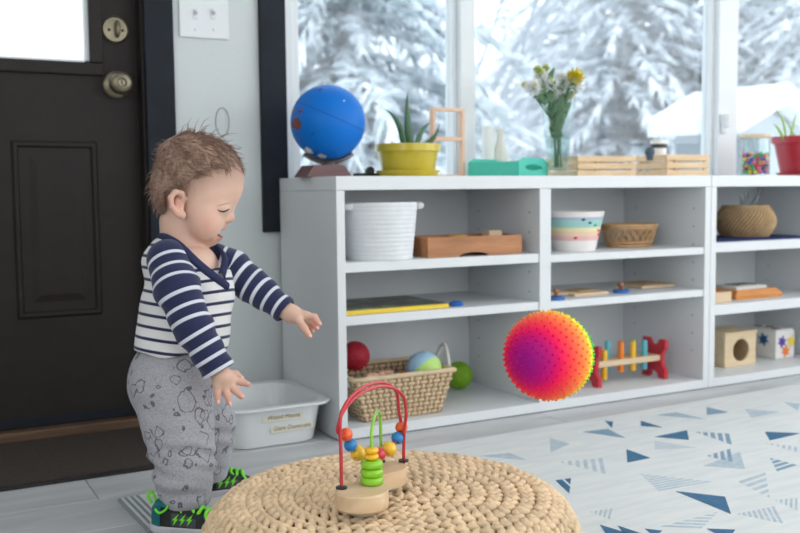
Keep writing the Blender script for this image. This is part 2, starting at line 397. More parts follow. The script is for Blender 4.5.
# --- the two bookcases under the window
SX, SYF, SH, SD = 1.028, 2.2385, .689, .392
def bookcase(name, label, x0, W, shelves, xdiv):
    """shelves: for each bay a list of (z_bottom, z_top)"""
    r = thing(name, label, 'bookcase', (x0, SYF, 0))
    tp, sp, dv = .036, .024, .040
    def p(nm, lo, hi, bev=.0012): bb = B(); bb.bb(lo, hi, bev); return bb.out(nm, WHITE, r)
    p('top_board', (0, 0, SH-tp), (W, SD, SH)); p('side_panel', (0, .0005, .003), (sp, SD, SH-tp-.0006)); p('side_panel', (W-sp, .0005, .003), (W, SD, SH-tp-.0006))
    p('divider', (xdiv, .0005, .0305), (xdiv+dv, SD-.012, SH-tp-.0006))
    p('bottom_board', (sp+.0005, 0, .003), (W-sp-.0005, SD-.012, .030))
    p('back_panel', (sp, SD-.010, .0305), (W-sp, SD-.004, SH-tp))
    bb = B(); bb.bb((.004, .004, 0), (W-.004, SD-.02, .0028)); bb.out('contact_shadow_strip', mat('contact_shadow_grey', srgb(88, 96, 100), .7), r)  # thin dark strip painted as the contact shadow along the floor
    for (a, c), ss in zip(((sp, xdiv), (xdiv+dv, W-sp)), shelves):
        for (z0, z1) in ss: p('shelf_board', (a+.0006, .004, z0), (c-.0006, SD-.012, z1))
        bb = B()
        for fx in (.62,):
            bb.cyl((a+(c-a)*fx-.01, SD-.0115, SH-tp-.035), .0055, .003, 12, None, Matrix.Rotation(R(90), 4, 'X'))
        bb.out('cable_hole_cap', VINYL, r)
        bb = B()
        for k in range(9):
            for yy in (.05, SD-.07):
                bb.cyl((c-.0005, yy, .12+k*.058), .0028, .0016, 8, None, Matrix.Rotation(R(90), 4, 'Y'))
        bb.out('pin_holes', mat('pin_hole_grey', srgb(150, 150, 148), .8), r)['kind'] = 'stuff'
    return r
BC1W = 2.346-SX
bookcase('bookcase', 'white two-bay bookcase holding the rope basket, next to the white bin', SX, BC1W-.001, [[(.440, .466), (.302, .326)], [(.438, .460), (.302, .324)]], 1.669-SX)
bookcase('bookcase', 'white bookcase with the seagrass basket and box with round hole, under the red pot', 2.347, BC1W, [[(.441, .472), (.236, .269)], [(.441, .472), (.236, .269)]], 1.669-SX)
# ================================================================== outdoors
SNOW = mat('snow', srgb(240, 245, 251), .9, .03, 2)
GZ = -.45
b = B(); n = 24
vv = [[b.bm.verts.new((-30+i*90/n, 2.95+j*(j)*90/n/n*1.0, GZ+.25*math.sin(i*.9+j*.5)*min(1, j/6)+ (.02*max(0, j-10)**1.6))) for j in range(n+1)] for i in range(n+1)]
for i in range(n):
    for j in range(n): b.bm.faces.new((vv[i][j], vv[i+1][j], vv[i+1][j+1], vv[i][j+1]))
g = b.out('snowy_ground', SNOW, None, True); g['kind'] = 'structure'

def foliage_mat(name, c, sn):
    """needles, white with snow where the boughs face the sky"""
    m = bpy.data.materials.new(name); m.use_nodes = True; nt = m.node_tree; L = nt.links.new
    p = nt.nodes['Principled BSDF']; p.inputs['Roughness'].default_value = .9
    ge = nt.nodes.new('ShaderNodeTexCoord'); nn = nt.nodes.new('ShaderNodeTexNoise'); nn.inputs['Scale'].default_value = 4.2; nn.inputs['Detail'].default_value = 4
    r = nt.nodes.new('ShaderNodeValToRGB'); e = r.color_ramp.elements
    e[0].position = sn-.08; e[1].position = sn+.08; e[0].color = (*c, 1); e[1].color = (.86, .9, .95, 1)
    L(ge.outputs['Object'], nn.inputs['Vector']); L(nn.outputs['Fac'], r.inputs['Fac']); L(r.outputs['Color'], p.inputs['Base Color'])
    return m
BARK = mat('haze_grey_bark', srgb(200, 205, 210), .9, .12, 6)  # bark paled, distance haze is put into its colour
FOL = [foliage_mat('haze_tinted_needles_dark', srgb(186, 198, 204), .50), foliage_mat('haze_tinted_needles_pale', srgb(200, 210, 218), .47), foliage_mat('hazy_needles', srgb(214, 222, 230), .47)]  # needle base colours paled to carry haze, under the snow
def conifer_mesh(seed, H, Rb, open_):
    rg = random.Random(seed); b = B()
    nl = int(H*3.2)
    for l in range(nl):
        f = l/nl; z = H*(.06+.94*f); rad = Rb*(1-f)**.85+.12
        nb = max(5, int(11*(1-f)+4))
        for k in range(nb):
            if rg.random() < open_: continue
            a = rg.random()*2*PI; ln = rad*(.65+.5*rg.random()); dr = -.28-.25*rg.random()
            pts = []
            segs = 4
            for s in range(segs+1):
                t = s/segs
                pts.append(Vector((math.cos(a)*ln*t, math.sin(a)*ln*t, z+dr*ln*t*t)))
            side = Vector((-math.sin(a), math.cos(a), 0))
            for q in range(3):
                t = .3+.7*rg.random(); c = Vector((math.cos(a)*ln*t, math.sin(a)*ln*t, z+dr*ln*t*t+.05))+side*rg.uniform(-.2, .2)*ln*.4
                rx, ry, rz_ = rg.uniform(.06, .2), rg.uniform(.06, .2), rg.uniform(.04, .09)
                v8 = [b.bm.verts.new(c+Vector(o_)) for o_ in ((rx, 0, 0), (rx*.6, ry*.8, 0), (-rx*.6, ry*.8, 0), (-rx, 0, 0), (-rx*.6, -ry*.8, 0), (rx*.6, -ry*.8, 0), (0, 0, rz_), (0, 0, -rz_))]
                for q2 in range(6):
                    for top_, fl2 in ((6, 1), (7, 0)):
                        f_ = b.bm.faces.new((v8[q2], v8[(q2+1) % 6], v8[top_]) if fl2 else (v8[(q2+1) % 6], v8[q2], v8[top_])); f_.material_index = 1
            for s in range(segs):
                for q in range(12):
                    c = pts[s].lerp(pts[s+1], rg.random()); sg = rg.choice((-1, 1)); w_ = (.08+.22*(1-s/segs))*ln*.40
                    tip = c+side*sg*w_+(pts[s+1]-pts[s])*.6+Vector((0, 0, -.22*w_-.05*rg.random()))
                    bw = (pts[s+1]-pts[s])*.16
                    up = Vector((0, 0, .05))
                    v = [b.bm.verts.new(c-bw*.6+up*rg.random()), b.bm.verts.new(c+bw*.7), b.bm.verts.new(tip), b.bm.verts.new(c.lerp(tip, .5)+Vector((0, 0, -.06*ln*.4)))]
                    b.bm.faces.new((v[0], v[1], v[2])); b.bm.faces.new((v[0], v[2], v[3]))
    return b.mesh()
def bare_mesh(seed, H):
    rg = random.Random(seed); b = B()
    def grow(p, d, ln, r, lv):
        q = p+d*ln; m_ = p.lerp(q, .5)+Vector((rg.uniform(-1, 1), rg.uniform(-1, 1), 0))*ln*.05
        b.tube([p, m_, q], [r, r*.85, r*.66], 5, caps=False)
        if lv == 0: return
        for k in range(3 if lv > 1 else 4):
            nd = (d+Vector((rg.uniform(-1, 1), rg.uniform(-1, 1), rg.uniform(-.25, .7)))*.75).normalized()
            grow(p.lerp(q, .55+.45*rg.random()), nd, ln*.66, r*.52, lv-1)
    grow(Vector((0, 0, -.3)), Vector((0, 0, 1)), H*.36, H*.013, 5)
    return b.mesh()
cm = {}
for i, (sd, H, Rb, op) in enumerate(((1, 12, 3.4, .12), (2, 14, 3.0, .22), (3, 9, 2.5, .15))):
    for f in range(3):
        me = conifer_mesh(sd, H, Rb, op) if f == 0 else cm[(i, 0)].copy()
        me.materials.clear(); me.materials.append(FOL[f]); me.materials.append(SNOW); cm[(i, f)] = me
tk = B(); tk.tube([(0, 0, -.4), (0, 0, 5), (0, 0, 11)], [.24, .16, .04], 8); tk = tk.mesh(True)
bm_ = [bare_mesh(7, 11), bare_mesh(8, 9)]
def tree(kind, u, dist, f, sc, label, rz, zb=GZ-.1, group=None):
    p = PD(u, 190, dist); p.z = zb
    r = thing('snowy_spruce' if kind != 'bare' else 'bare_tree', label, 'tree', p, rz, group)
    if kind == 'bare':
        o = link('branches', bm_[f].copy(), mat('haze_tinted_twigs', srgb(176, 184, 194), .9, .1, 5), r); o.scale = (sc,)*3  # twig colour lightened to stand in for haze
    else:
        o = bpy.data.objects.new('boughs', cm[(kind, f)]); COL.objects.link(o); o.parent = r; o.scale = (sc,)*3
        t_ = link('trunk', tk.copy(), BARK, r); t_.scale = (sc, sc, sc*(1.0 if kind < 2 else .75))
    return r
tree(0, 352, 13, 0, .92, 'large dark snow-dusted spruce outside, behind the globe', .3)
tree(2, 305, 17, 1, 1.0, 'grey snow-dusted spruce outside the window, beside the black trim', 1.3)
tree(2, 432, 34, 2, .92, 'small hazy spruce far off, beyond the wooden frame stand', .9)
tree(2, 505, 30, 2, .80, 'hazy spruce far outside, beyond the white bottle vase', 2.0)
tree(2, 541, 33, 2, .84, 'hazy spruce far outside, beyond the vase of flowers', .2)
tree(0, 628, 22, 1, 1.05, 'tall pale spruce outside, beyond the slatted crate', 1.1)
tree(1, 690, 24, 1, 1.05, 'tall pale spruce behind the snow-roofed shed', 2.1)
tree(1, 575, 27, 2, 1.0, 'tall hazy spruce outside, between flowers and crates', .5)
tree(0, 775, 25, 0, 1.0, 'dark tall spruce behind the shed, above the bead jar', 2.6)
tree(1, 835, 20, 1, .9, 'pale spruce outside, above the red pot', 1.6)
tree('bare', 484, 17, 0, .85, 'bare hazy tree outside beside the window mullion', .4)
tree('bare', 612, 24, 1, .8, 'bare hazy tree outside with a slender trunk, beyond the crates', 2.4)
tree('bare', 400, 26, 0, .8, 'bare hazy tree outside beyond the aloe pot', 2.2)
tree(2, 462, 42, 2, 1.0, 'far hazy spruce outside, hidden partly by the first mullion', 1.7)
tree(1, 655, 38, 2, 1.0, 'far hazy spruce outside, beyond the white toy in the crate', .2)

SIDING = mat('pale_grey_siding', srgb(176, 184, 188), .8, .04, 3)
def shed(label, c, wd, dp, he, hr, rz, wallm, door=True):
    r = thing('shed', label, 'shed', c, rz)
    b = B(); ov = .3
    b.prism([(-dp/2, 0), (dp/2, 0), (dp/2, he), (0, hr-.12), (-dp/2, he)], wd, AX((0, 1, 0), (0, 0, 1), (1, 0, 0), (-wd/2, 0, 0))); b.out('walls', wallm, r)
    sl = (hr-he)/(dp/2)
    for sg in (-1, 1):
        b = B(); y1 = sg*(dp/2+ov); z1 = hr-sl*(dp/2+ov)
        b.prism([(0, hr), (y1, z1), (y1, z1+.28), (0, hr+.3)] if sg > 0 else [(0, hr), (0, hr+.3), (y1, z1+.28), (y1, z1)], wd+2*ov, AX((0, 1, 0), (0, 0, 1), (1, 0, 0), (-wd/2-ov, 0, 0))); b.out('roof_slope', SNOW, r)
    b = B(); b.bb((wd*.1, -dp/2-.02, .9), (wd*.1+.8, -dp/2+.01, he-.15)); b.out('window', mat('dark_shed_glass', srgb(120, 132, 142), .3), r)
    return r
p = PD(738, 190, 15); p.z = GZ
shed('small grey shed with a snow-covered gable roof outside, behind the bead jar', p, 1.05, 1.75, 2.0, 2.34, -1.42, SIDING)
p = PD(398, 190, 19); p.z = GZ
shed('low house with deep snow on its roof outside, behind the globe', p, 2.2, 3.0, 1.15, 2.35, -.35, mat('salmon_siding', srgb(214, 190, 182), .8))
# ================================================================== things on top of the bookcases
TZ = SH+.0005
LIGHTWOOD = wood('pale_beech', srgb(212, 184, 150), srgb(228, 204, 172), .5, 'X', 4, 12)
def flatcircle(r, n=24): return [(r*math.cos(2*PI*k/n), r*math.sin(2*PI*k/n)) for k in range(n)]

# --- globe
p = PY(323, 176, 2.43); k = 1/ppm(p)
gc = PY(328, 122.5, 2.43)
gl_ = thing('globe', 'blue globe with brown land on a dark red wooden base, atop bookcase', 'globe', (p.x, 2.43, TZ))
gr = 37.3*k; gv = Vector((gc.x-p.x, 0, gc.z-TZ))
m = bpy.data.materials.new('globe_sea_and_land'); m.use_nodes = True; nt = m.node_tree; L = nt.links.new
pb = nt.nodes['Principled BSDF']; pb.inputs['Roughness'].default_value = .45
pb.inputs['Base Color'].default_value = (*srgb(0, 112, 206), 1); pb.inputs['Specular IOR Level'].default_value = .25
b = B(); b.ball(gv, gr, 48, 32); b.out('sphere', m, gl_, True)
# land: thin caps lying on the sphere, from outlines in a tangent plane
def onball(du, dv, lift=1.004):          # offset on the visible disc, in radii
    d = RH*du + Vector((0, 0, 1))*dv - FH*math.sqrt(max(.02, 1-du*du-dv*dv))
    return gv + d.normalized()*gr*lift
def land(name, outline, mm, par, seed=0):
    c = Vector((sum(q[0] for q in outline)/len(outline), sum(q[1] for q in outline)/len(outline)))
    b = B(); rings = []
    for f in (1.0, .66, .33):
        rings.append([b.bm.verts.new(onball(c.x+(q[0]-c.x)*f, c.y+(q[1]-c.y)*f)) for q in outline])
    cv = b.bm.verts.new(onball(c.x, c.y)); n = len(outline)
    for a_, c_ in zip(rings, rings[1:]):
        for i in range(n): b.bm.faces.new((a_[i], a_[(i+1) % n], c_[(i+1) % n], c_[i]))
    for i in range(n): b.bm.faces.new((rings[-1][i], rings[-1][(i+1) % n], cv))
    return b.out(name, mm, par, True)
LANDB = mat('globe_brown_land', srgb(112, 62, 58), .6, .1); LANDW = mat('globe_white_ice', srgb(225, 225, 222), .6); LANDD = mat('globe_dark_islands', srgb(24, 84, 150), .6)
land('australia', [(-.96, -.02), (-.88, .06), (-.82, .10), (-.77, .06), (-.73, .14), (-.68, .02), (-.63, -.08), (-.66, -.2), (-.76, -.24), (-.84, -.16), (-.92, -.18)], LANDB, gl_)
land('new_guinea', [(-.76, .26), (-.66, .30), (-.58, .26), (-.62, .2), (-.72, .22)], LANDB, gl_)
land('asia_edge', [(-.93, .22), (-.90, .34), (-.86, .36), (-.86, .26)], mat('globe_ochre_land', srgb(170, 130, 70), .6), gl_)
land('antarctica', [(-.68, -.70), (-.55, -.66), (-.42, -.72), (-.36, -.84), (-.48, -.83), (-.6, -.77)], LANDW, gl_)
land('antarctica', [(-.28, -.88), (-.16, -.84), (-.02, -.90), (-.06, -.96), (-.2, -.95)], LANDW, gl_)
land('new_zealand', [(-.40, -.38), (-.30, -.28), (-.27, -.30), (-.36, -.42)], LANDD, gl_)
land('alaska_islands', [(-.25, .80), (-.12, .86), (-.08, .82), (-.2, .78)], LANDD, gl_)
land('pacific_island', [(.46, .51), (.49, .53), (.50, .50), (.47, .48)], LANDW, gl_)
b = B(); eq = []
ax = (Vector((0, 0, 1))*.92+RH*.40).normalized(); e1 = ax.orthogonal().normalized(); e2 = ax.cross(e1)
for q in range(64): eq.append(gv+(e1*math.cos(2*PI*q/64)+e2*math.sin(2*PI*q/64))*gr*.985*1.004+ax*gr*.16)
b.tube(eq, .0009, 5, True); b.out('equator_line', mat('globe_line_blue', srgb(10, 80, 160), .6), gl_)
METAL = mat('brushed_steel', srgb(150, 142, 140), .35, .1, metal=.8)
b = B(); pts = []
for q in range(13):
    t_ = R(-128+q*76/12); pts.append(gv+RH*math.cos(t_)*gr*1.06+Vector((0, 0, math.sin(t_)*gr*1.06)))
b.tube(pts, .006, 8); b.cyl(gv+Vector((0, 0, -gr*1.06-.004)), .022, .012, 20, .016); b.out('bracket', METAL, gl_, True, SM)
hb = gv.z-gr*1.06-.008
BASEM = wood('dark_red_wood', srgb(96, 66, 68), srgb(120, 84, 84), .45)
b = B(); b.prism([(-.068, 0), (.068, 0), (.044, hb-.001), (-.044, hb-.001)], .09, AX((1, 0, 0), (0, 0, 1), (0, -1, 0), (0, .045, 0))); b.out('base', BASEM, gl_)

# --- yellow pot with aloe
YEL = mat('yellow_glaze', srgb(196, 176, 40), .35, .1, 10, .08, 40, coat=.3)
p = PY(408, 176, 2.42); k = 1/ppm(p)
al = thing('potted_aloe', 'aloe plant in a yellow glazed pot with saucer', 'potted plant', (p.x, 2.42, TZ))
b = B(); r0 = 33*k
b.lathe([(0, .0195), (r0*.80, .0195), (r0*.86, .045), (r0*.92, .07), (r0*.93, .0705), (r0, .0715), (r0*1.0, .092), (r0*.95, .093), (r0*.9, .085), (r0*.5, .082), (0, .082)], (0, 0, 0), 40); b.out('pot', YEL, al, True, SM)
b = B(); b.lathe([(0, 0), (r0*.86, 0), (r0*.97, .016), (r0*.97, .0185), (r0*.9, .019), (0, .0188)], (0, 0, 0), 40); b.out('saucer', YEL, al, True, SM)
b = B(); b.lathe([(0, .083), (r0*.9, .0855), (r0*.88, .08), (0, .08)], (0, 0, 0), 24); b.out('soil', mat('potting_soil', srgb(70, 60, 50), .95, .3, 60, .4, 200), al)
ALOE = mat('aloe_green', srgb(74, 112, 84), .4, .15, 20)
def leaf_blade(b, base, tip, wd, bend=Vector((0, 0, 0)), n=10, flat=.35):
    base, tip = Vector(base), Vector(tip); d = (tip-base); side = d.cross(FH).normalized(); nrm = side.cross(d).normalized()
    rings = []
    for i in range(n+1):
        t_ = i/n; c = base.lerp(tip, t_)+bend*4*t_*(1-t_); w_ = wd*(1-t_**1.6)*(.75+.25*min(1, t_*5)) + .0004
        rings.append([b.bm.verts.new(c+side*math.cos(a_)*w_+nrm*math.sin(a_)*w_*flat) for a_ in (0, PI/3, 2*PI/3, PI, 4*PI/3, 5*PI/3)])
    for a_, c_ in zip(rings, rings[1:]):
        for q in range(6): b.bm.faces.new((a_[q], a_[(q+1) % 6], c_[(q+1) % 6], c_[q]))
    b.bm.faces.new(rings[0]); b.bm.faces.new(rings[-1])
def pxl(u, v, Y, root): q = PY(u, v, Y); return q-Vector(root)
rt = Vector((p.x, 2.42, TZ))
for (u0, u1, v1, wd, bd, dy) in ((411, 407.5, 92, .0125, (-.006, 0, 0), 0), (404, 384.5, 109, .010, (.010, 0, .016), -.02), (416, 431, 122, .008, (-.002, 0, .012), .03), (420, 439.5, 124.5, .010, (.008, 0, -.012), -.02)):
    b = B(); leaf_blade(b, pxl(u0, 146, 2.42, rt), pxl(u1, v1, 2.42+dy, rt), wd, Vector(bd)); b.out('leaf', ALOE, al, True)
# dark sunglasses-like gadget lying behind the pot
p = PY(366, 175, 2.47)
cl = thing('dark_clip', 'small black plastic clip lying between globe and yellow pot', 'clip', (p.x, 2.47, TZ))
BLK = mat('black_plastic', srgb(38, 42, 46), .4, .1)
b = B(); b.box((0, 0, .006), (.075, .03, .012), .2, .004); b.out('clip_body', BLK, cl)
b = B(); b.cyl((.012, 0, .017), .013, .012, 16, None, Matrix.Rotation(R(80), 4, 'X')); b.out('clip_knob', BLK, cl)

# --- narrow wooden frame stand with two openings
p = PY(447.5, 175, 2.50)
fs = thing('wooden_frame_stand', 'pinkish wooden stand of two stacked open squares, beside the aloe', 'frame', (p.x, 2.50, TZ), .0)
PINKW = wood('pinkish_beech', srgb(216, 176, 150), srgb(230, 196, 170), .5, 'Z', 4, 12)
hw = (PY(463.5, 140, 2.5).x-PY(431.5, 140, 2.5).x)/2; zt = PY(447, 108, 2.5).z-TZ; zm = PY(447, 139, 2.5).z-TZ
for nm, lo, hi in (('post', (-hw, -.011, 0), (-hw+.010, .011, zt)), ('post', (hw-.010, -.011, 0), (hw, .011, zt)), ('rail', (-hw+.0102, -.011, zt-.010), (hw-.0102, .011, zt)), ('rail', (-hw+.0102, -.011, zm-.006), (hw-.0102, .011, zm+.006)), ('rail', (-hw+.0102, -.011, 0), (hw-.0102, .011, .008))):
    b = B(); b.bb(lo, hi, .001); b.out(nm, PINKW, fs)

# --- two white bottle vases behind the tray
CER = mat('white_ceramic', srgb(238, 238, 236), .3, .02)
p = PY(488.5, 175, 2.597); k = 1/ppm(p); h = (175-124)*k
v1 = thing('beaker_vase', 'straight white ceramic vase behind the teal tray', 'vase', (p.x, 2.597, TZ))
b = B(); b.lathe([(0, 0), (5.6*k, 0), (6.2*k, .01), (6.2*k, h*.4), (6.8*k, h), (6.0*k, h), (5.4*k, h*.4), (0, .02)], (0, 0, 0), 28); b.out('vase_body', CER, v1, True, SM)
p = PY(500.5, 175, 2.592); k = 1/ppm(p); h = (175-127)*k
v2 = thing('bottle_vase', 'slender-necked cream bottle vase behind the teal tray', 'vase', (p.x, 2.592, TZ))
b = B(); b.lathe([(0, 0), (8*k, 0), (8.6*k, .01), (8.6*k, h*.35), (7.6*k, h*.5), (4.8*k, h*.66), (3.8*k, h*.8), (4.2*k, h), (3.2*k, h), (2.8*k, h*.8), (0, h*.6)], (0, 0, 0), 28); b.out('vase_body', mat('cream_ceramic', srgb(232, 228, 220), .35, .02), v2, True, SM)

# --- teal tray box: long side and the end with a hand hole
TEAL = mat('teal_paint', srgb(76, 196, 176), .45, .04, 10)
c0_ = PY(519, 175, 2.33); e0 = PY(468, 175, 2.47); e1 = PY(560, 175, 2.42)
def tray():
    o = Vector((c0_.x, 2.33, TZ)); ax = (Vector((e0.x, 2.47, TZ))-o); ln = ax.length; ax.normalize()
    ay = Vector((-ax.y, ax.x, 0)); ay = -ay if ay.dot(Vector((e1.x, 2.42, TZ))-o) < 0 else ay
    wdt = (Vector((e1.x, 2.42, TZ))-o).length
    t_ = thing('teal_tray', 'teal wooden tray with an oval hand hole, beside the glass vase', 'tray', o)
    k = 1/ppm(o); h = 15*k; he = 19*k
    def P3(a, c, z): return ax*a+ay*c+Vector((0, 0, z))
    th = .008
    def slab(nm, a0, a1, c0, c1, z0, z1):
        b = B(); b.box(P3((a0+a1)/2, (c0+c1)/2, (z0+z1)/2), (abs(a1-a0), abs(c1-c0), z1-z0), AX(ax, ay, (0, 0, 1)), .001); return b.out(nm, TEAL, t_)
    slab('side', th+.0005, ln-th-.0005, 0, th, 0, h); slab('side', th+.0005, ln-th-.0005, wdt-th, wdt, 0, h); slab('bottom', th, ln-th, th, wdt-th, .002, .008)
    for a0 in (0, ln-th):
        b = B(); n = 12      # end board with a hand hole: outline ring joined to the oval
        out = []
        for i in range(4*n):
            s_ = i/(4*n)*4; sd = int(s_); f = s_-sd
            if sd == 0: out.append((f*wdt, 0))
            elif sd == 1: out.append((wdt, f*h))
            elif sd == 2: x_ = wdt*(1-f); out.append((x_, h+(he-h)*min(1, 6*min(f, 1-f))))
            else: out.append((0, h*(1-f)))
        ov = []
        for q in out:
            a_ = math.atan2((q[1]-h*.55)/h, (q[0]-wdt/2)/wdt); ov.append((wdt/2+wdt*.30*math.cos(a_), h*.62+h*.21*math.sin(a_)))
        rings = [[b.bm.verts.new(P3(a0+dd, q[0], q[1])) for q in pl] for dd, pl in ((0, out), (0, ov), (th, ov), (th, out))]
        N = len(out)
        for i in range(4):
            A_, C_ = rings[i], rings[(i+1) % 4]
            for q in range(N): b.bm.faces.new((A_[q], A_[(q+1) % N], C_[(q+1) % N], C_[q]))
        b.out('end_board', TEAL, t_)
tray()

# --- glass vase with flowers
GLASSV = glass('vase_glass', (.93, .96, .96), 1.0)
p = PY(557.5, 176, 2.44); k = 1/ppm(p); vh = (175-97)*k
vs_ = thing('flower_vase', 'clear flared glass vase with stems, between teal tray and crates', 'vase', (p.x, 2.44, TZ))
b = B(); b.lathe([(0, 0), (9.5*k, 0), (10.5*k, .006), (12.5*k, vh*.4), (19*k, vh), (18*k, vh), (11.6*k, vh*.4), (9*k, .02), (0, .018)], (0, 0, 0), 36); b.out('glass', GLASSV, vs_, True, SM)
b = B(); b.lathe([(0, .019), (8.8*k, .021), (11.2*k, vh*.38), (12.3*k, vh*.52), (0, vh*.52)], (0, 0, 0), 28); b.out('water', glass('water', (.86, .92, .9), .5), vs_, True, SM)
rg = random.Random(11); STEM = mat('stem_green', srgb(92, 128, 92), .5, .2, 30); LEAF = mat('flower_leaf_green', srgb(98, 132, 96), .5, .2, 30)
heads = [(549, 85, 10, 'w'), (533, 88, 9, 'w'), (560, 88, 9, 'w'), (541, 76, 8, 'w'), (553, 94, 7, 'w'), (573, 84, 11, 'w'), (575.5, 77, 9.5, 'y'), (526, 86, 5, 'y'), (538, 70, 5, 'g'), (560, 78, 7, 'w'), (570, 95, 5, 'y'), (546, 68, 4, 'g')]
PET = {'w': mat('white_petal', srgb(240, 242, 240), .6, .03, 20), 'y': mat('yellow_petal', srgb(226, 208, 40), .6, .1, 20), 'g': mat('lime_petal', srgb(196, 208, 110), .6, .1, 20)}
names = {'w': 'white many-petalled chrysanthemum in the glass vase', 'y': 'yellow chrysanthemum bloom in the glass vase', 'g': 'small lime-green bloom on top of the bouquet'}
fl_lab = ['large white chrysanthemum in the middle of the bouquet', 'white chrysanthemum beside the small yellow bloom', 'white chrysanthemum under the yellow bloom', 'white chrysanthemum below the lime blooms', 'small white chrysanthemum low over the vase rim', 'large white chrysanthemum behind the yellow bloom',
          'large yellow chrysanthemum at the bouquet edge toward the crates', 'small yellow bloom at the bouquet edge toward the teal tray', 'small lime-green bloom on top of the bouquet', 'white chrysanthemum in the upper middle of the bouquet', 'small yellow bloom low beside the vase rim', 'tiny lime-green bud at the top of the bouquet']
for i, (u, v, r, c) in enumerate(heads):
    Y = 2.44+rg.uniform(-.03, .03); q = PY(u, v, Y); rr = r*k*1.15
    f = thing('chrysanthemum', fl_lab[i], 'flower', q)
    b = B(); NP = 64
    for s_ in range(NP):
        zz = 1-1.75*(s_+.5)/NP; a_ = s_*2.39996; d = Vector((math.sqrt(1-zz*zz)*math.cos(a_), math.sqrt(1-zz*zz)*math.sin(a_), zz)); d = (Matrix.Rotation(R(48), 3, 'X') @ d)
        d = (d+Vector((rg.uniform(-.12, .12), rg.uniform(-.12, .12), rg.uniform(-.12, .12)))).normalized(); ln = .72+.28*math.sqrt(1-zz*zz)
        sd_ = d.cross(Vector((.3, .2, 1))).normalized()*rr*.17; cu = Vector((0, 0, .08*rr))
        vv_ = [b.bm.verts.new(d*rr*.12), b.bm.verts.new(d*rr*ln*.62+sd_-cu), b.bm.verts.new(d*rr*ln+cu), b.bm.verts.new(d*rr*ln*.62-sd_-cu)]
        b.bm.faces.new(vv_)
    b.out('petals', PET[c], f)
    b = B(); b.ico(Matrix.Rotation(R(48), 3, 'X') @ Vector((0, 0, rr*.5)), rr*.2, 1); b.out('flower_centre', mat('lime_flower_centre', srgb(200, 204, 90), .7), f, True)
    st = catmull([Vector((rg.uniform(-.01, .01), rg.uniform(-.01, .01), .03)), Vector((rg.uniform(-.012, .012), 0, vh*.6)), Vector((q.x-p.x, q.y-2.44, q.z-TZ))*.7+Vector((0, 0, vh*.2)), Vector((q.x-p.x, q.y-2.44, q.z-TZ-.003))], 5)
    b = B(); b.tube([x_+Vector((p.x, 2.44, TZ))-Vector(q) for x_ in st], .0028, 6); b.out('stem', STEM, f, True)
    for s_ in range(6):
        t_ = rg.uniform(.3, .78); bp = st[int(t_*(len(st)-1))]+Vector((p.x, 2.44, TZ))-Vector(q)
        b = B(); a_ = rg.random()*2*PI
        leaf_blade(b, bp, bp+Vector((math.cos(a_)*.024, math.sin(a_)*.024, .03+rg.random()*.016)), .011, flat=.1, n=5); b.out('leaf', LEAF, f, True)
q = PY(580, 108, 2.42)

# --- two slatted wooden crates
CRATE = wood('crate_pine', srgb(214, 182, 142), srgb(232, 206, 170), .6, 'X', 5, 14)
def crate(label, cu, lu, ru, Yc, Yl, Yr, px_h):
    o = Vector((PY(cu, 174, Yc).x, Yc, TZ)); a = Vector((PY(lu, 174, Yl).x, Yl, TZ))-o; ln = a.length; a.normalize()
    c = Vector((-a.y, a.x, 0)); rv = Vector((PY(ru, 174, Yr).x, Yr, TZ))-o
    if c.dot(rv) < 0: c = -c
    wd = abs(rv.dot(c)); k = 1/ppm(o); h = px_h*k
    t_ = thing('wooden_crate', label, 'crate', o)
    def bx(nm, a0, a1, c0, c1, z0, z1):
        b = B(); b.box(a*((a0+a1)/2)+c*((c0+c1)/2)+Vector((0, 0, (z0+z1)/2)), (a1-a0, c1-c0, z1-z0), AX(a, c, (0, 0, 1)), .0008); b.out(nm, CRATE, t_)
    th = .005; sl = h*.27; gp = (h-3*sl)/2
    for i in range(3):
        z0 = i*(sl+gp)
        bx('slat', 0, ln, -th, 0, z0, z0+sl); bx('slat', 0, ln, wd, wd+th, z0, z0+sl)
        bx('slat', 0, th, .0003, wd-.0003, z0, z0+sl); bx('slat', ln-th, ln, .0003, wd-.0003, z0, z0+sl)
    for aa in (th+.0003, ln-th-.0125):
        for cc in (.0003, wd-.0125): bx('corner_post', aa, aa+.012, cc, cc+.012, 0.006, h)
    bx('bottom', th+.0002, ln-th-.0002, .0003, wd-.0003, .001, .0055)
    return t_
crate('pine slatted crate with two rows of slots, beside the glass vase', 635, 577, 662, 2.36, 2.40, 2.54, 20)
crate('pine slatted crate standing right of the other crate, by the window mullion', 708, 666, 727, 2.36, 2.37, 2.50, 21)

# small toys sticking out of the first crate
q = PY(654, 176, 2.47); k = 1/ppm(q)
tv = thing('toy_cup', 'small white toy cup with a black band, standing in the first crate', 'toy', (q.x, 2.45, TZ+.0062))
b = B(); b.lathe([(0, 0), (8*k, 0), (8*k, 34*k), (7*k, 34*k), (7*k, .01), (0, .008)], (0, 0, 0), 24); b.out('cup', CER, tv, True, SM)
b = B(); b.lathe([(8.05*k, 26*k), (8.3*k, 26.2*k), (8.3*k, 30*k), (8.05*k, 30.2*k)], (0, 0, 0), 24, close=True); b.out('band', BLK, tv, True, SM)
q = PY(646.5, 152, 2.42); k = 1/ppm(q)
b = B(); b.ball((0, 0, 0), 5*k, 18, 12); b.lathe([(0, -.028), (3*k, -.028), (4*k, -2*k), (0, -1*k)], (0, 0, 0), 14)
o = b.out('toy_peg', mat('slate_plastic', srgb(60, 78, 96), .4), None, True, SM); o.location = (q.x, 2.405, q.z); tag(o, 'dark slate rounded peg sticking out of the first crate', 'toy')

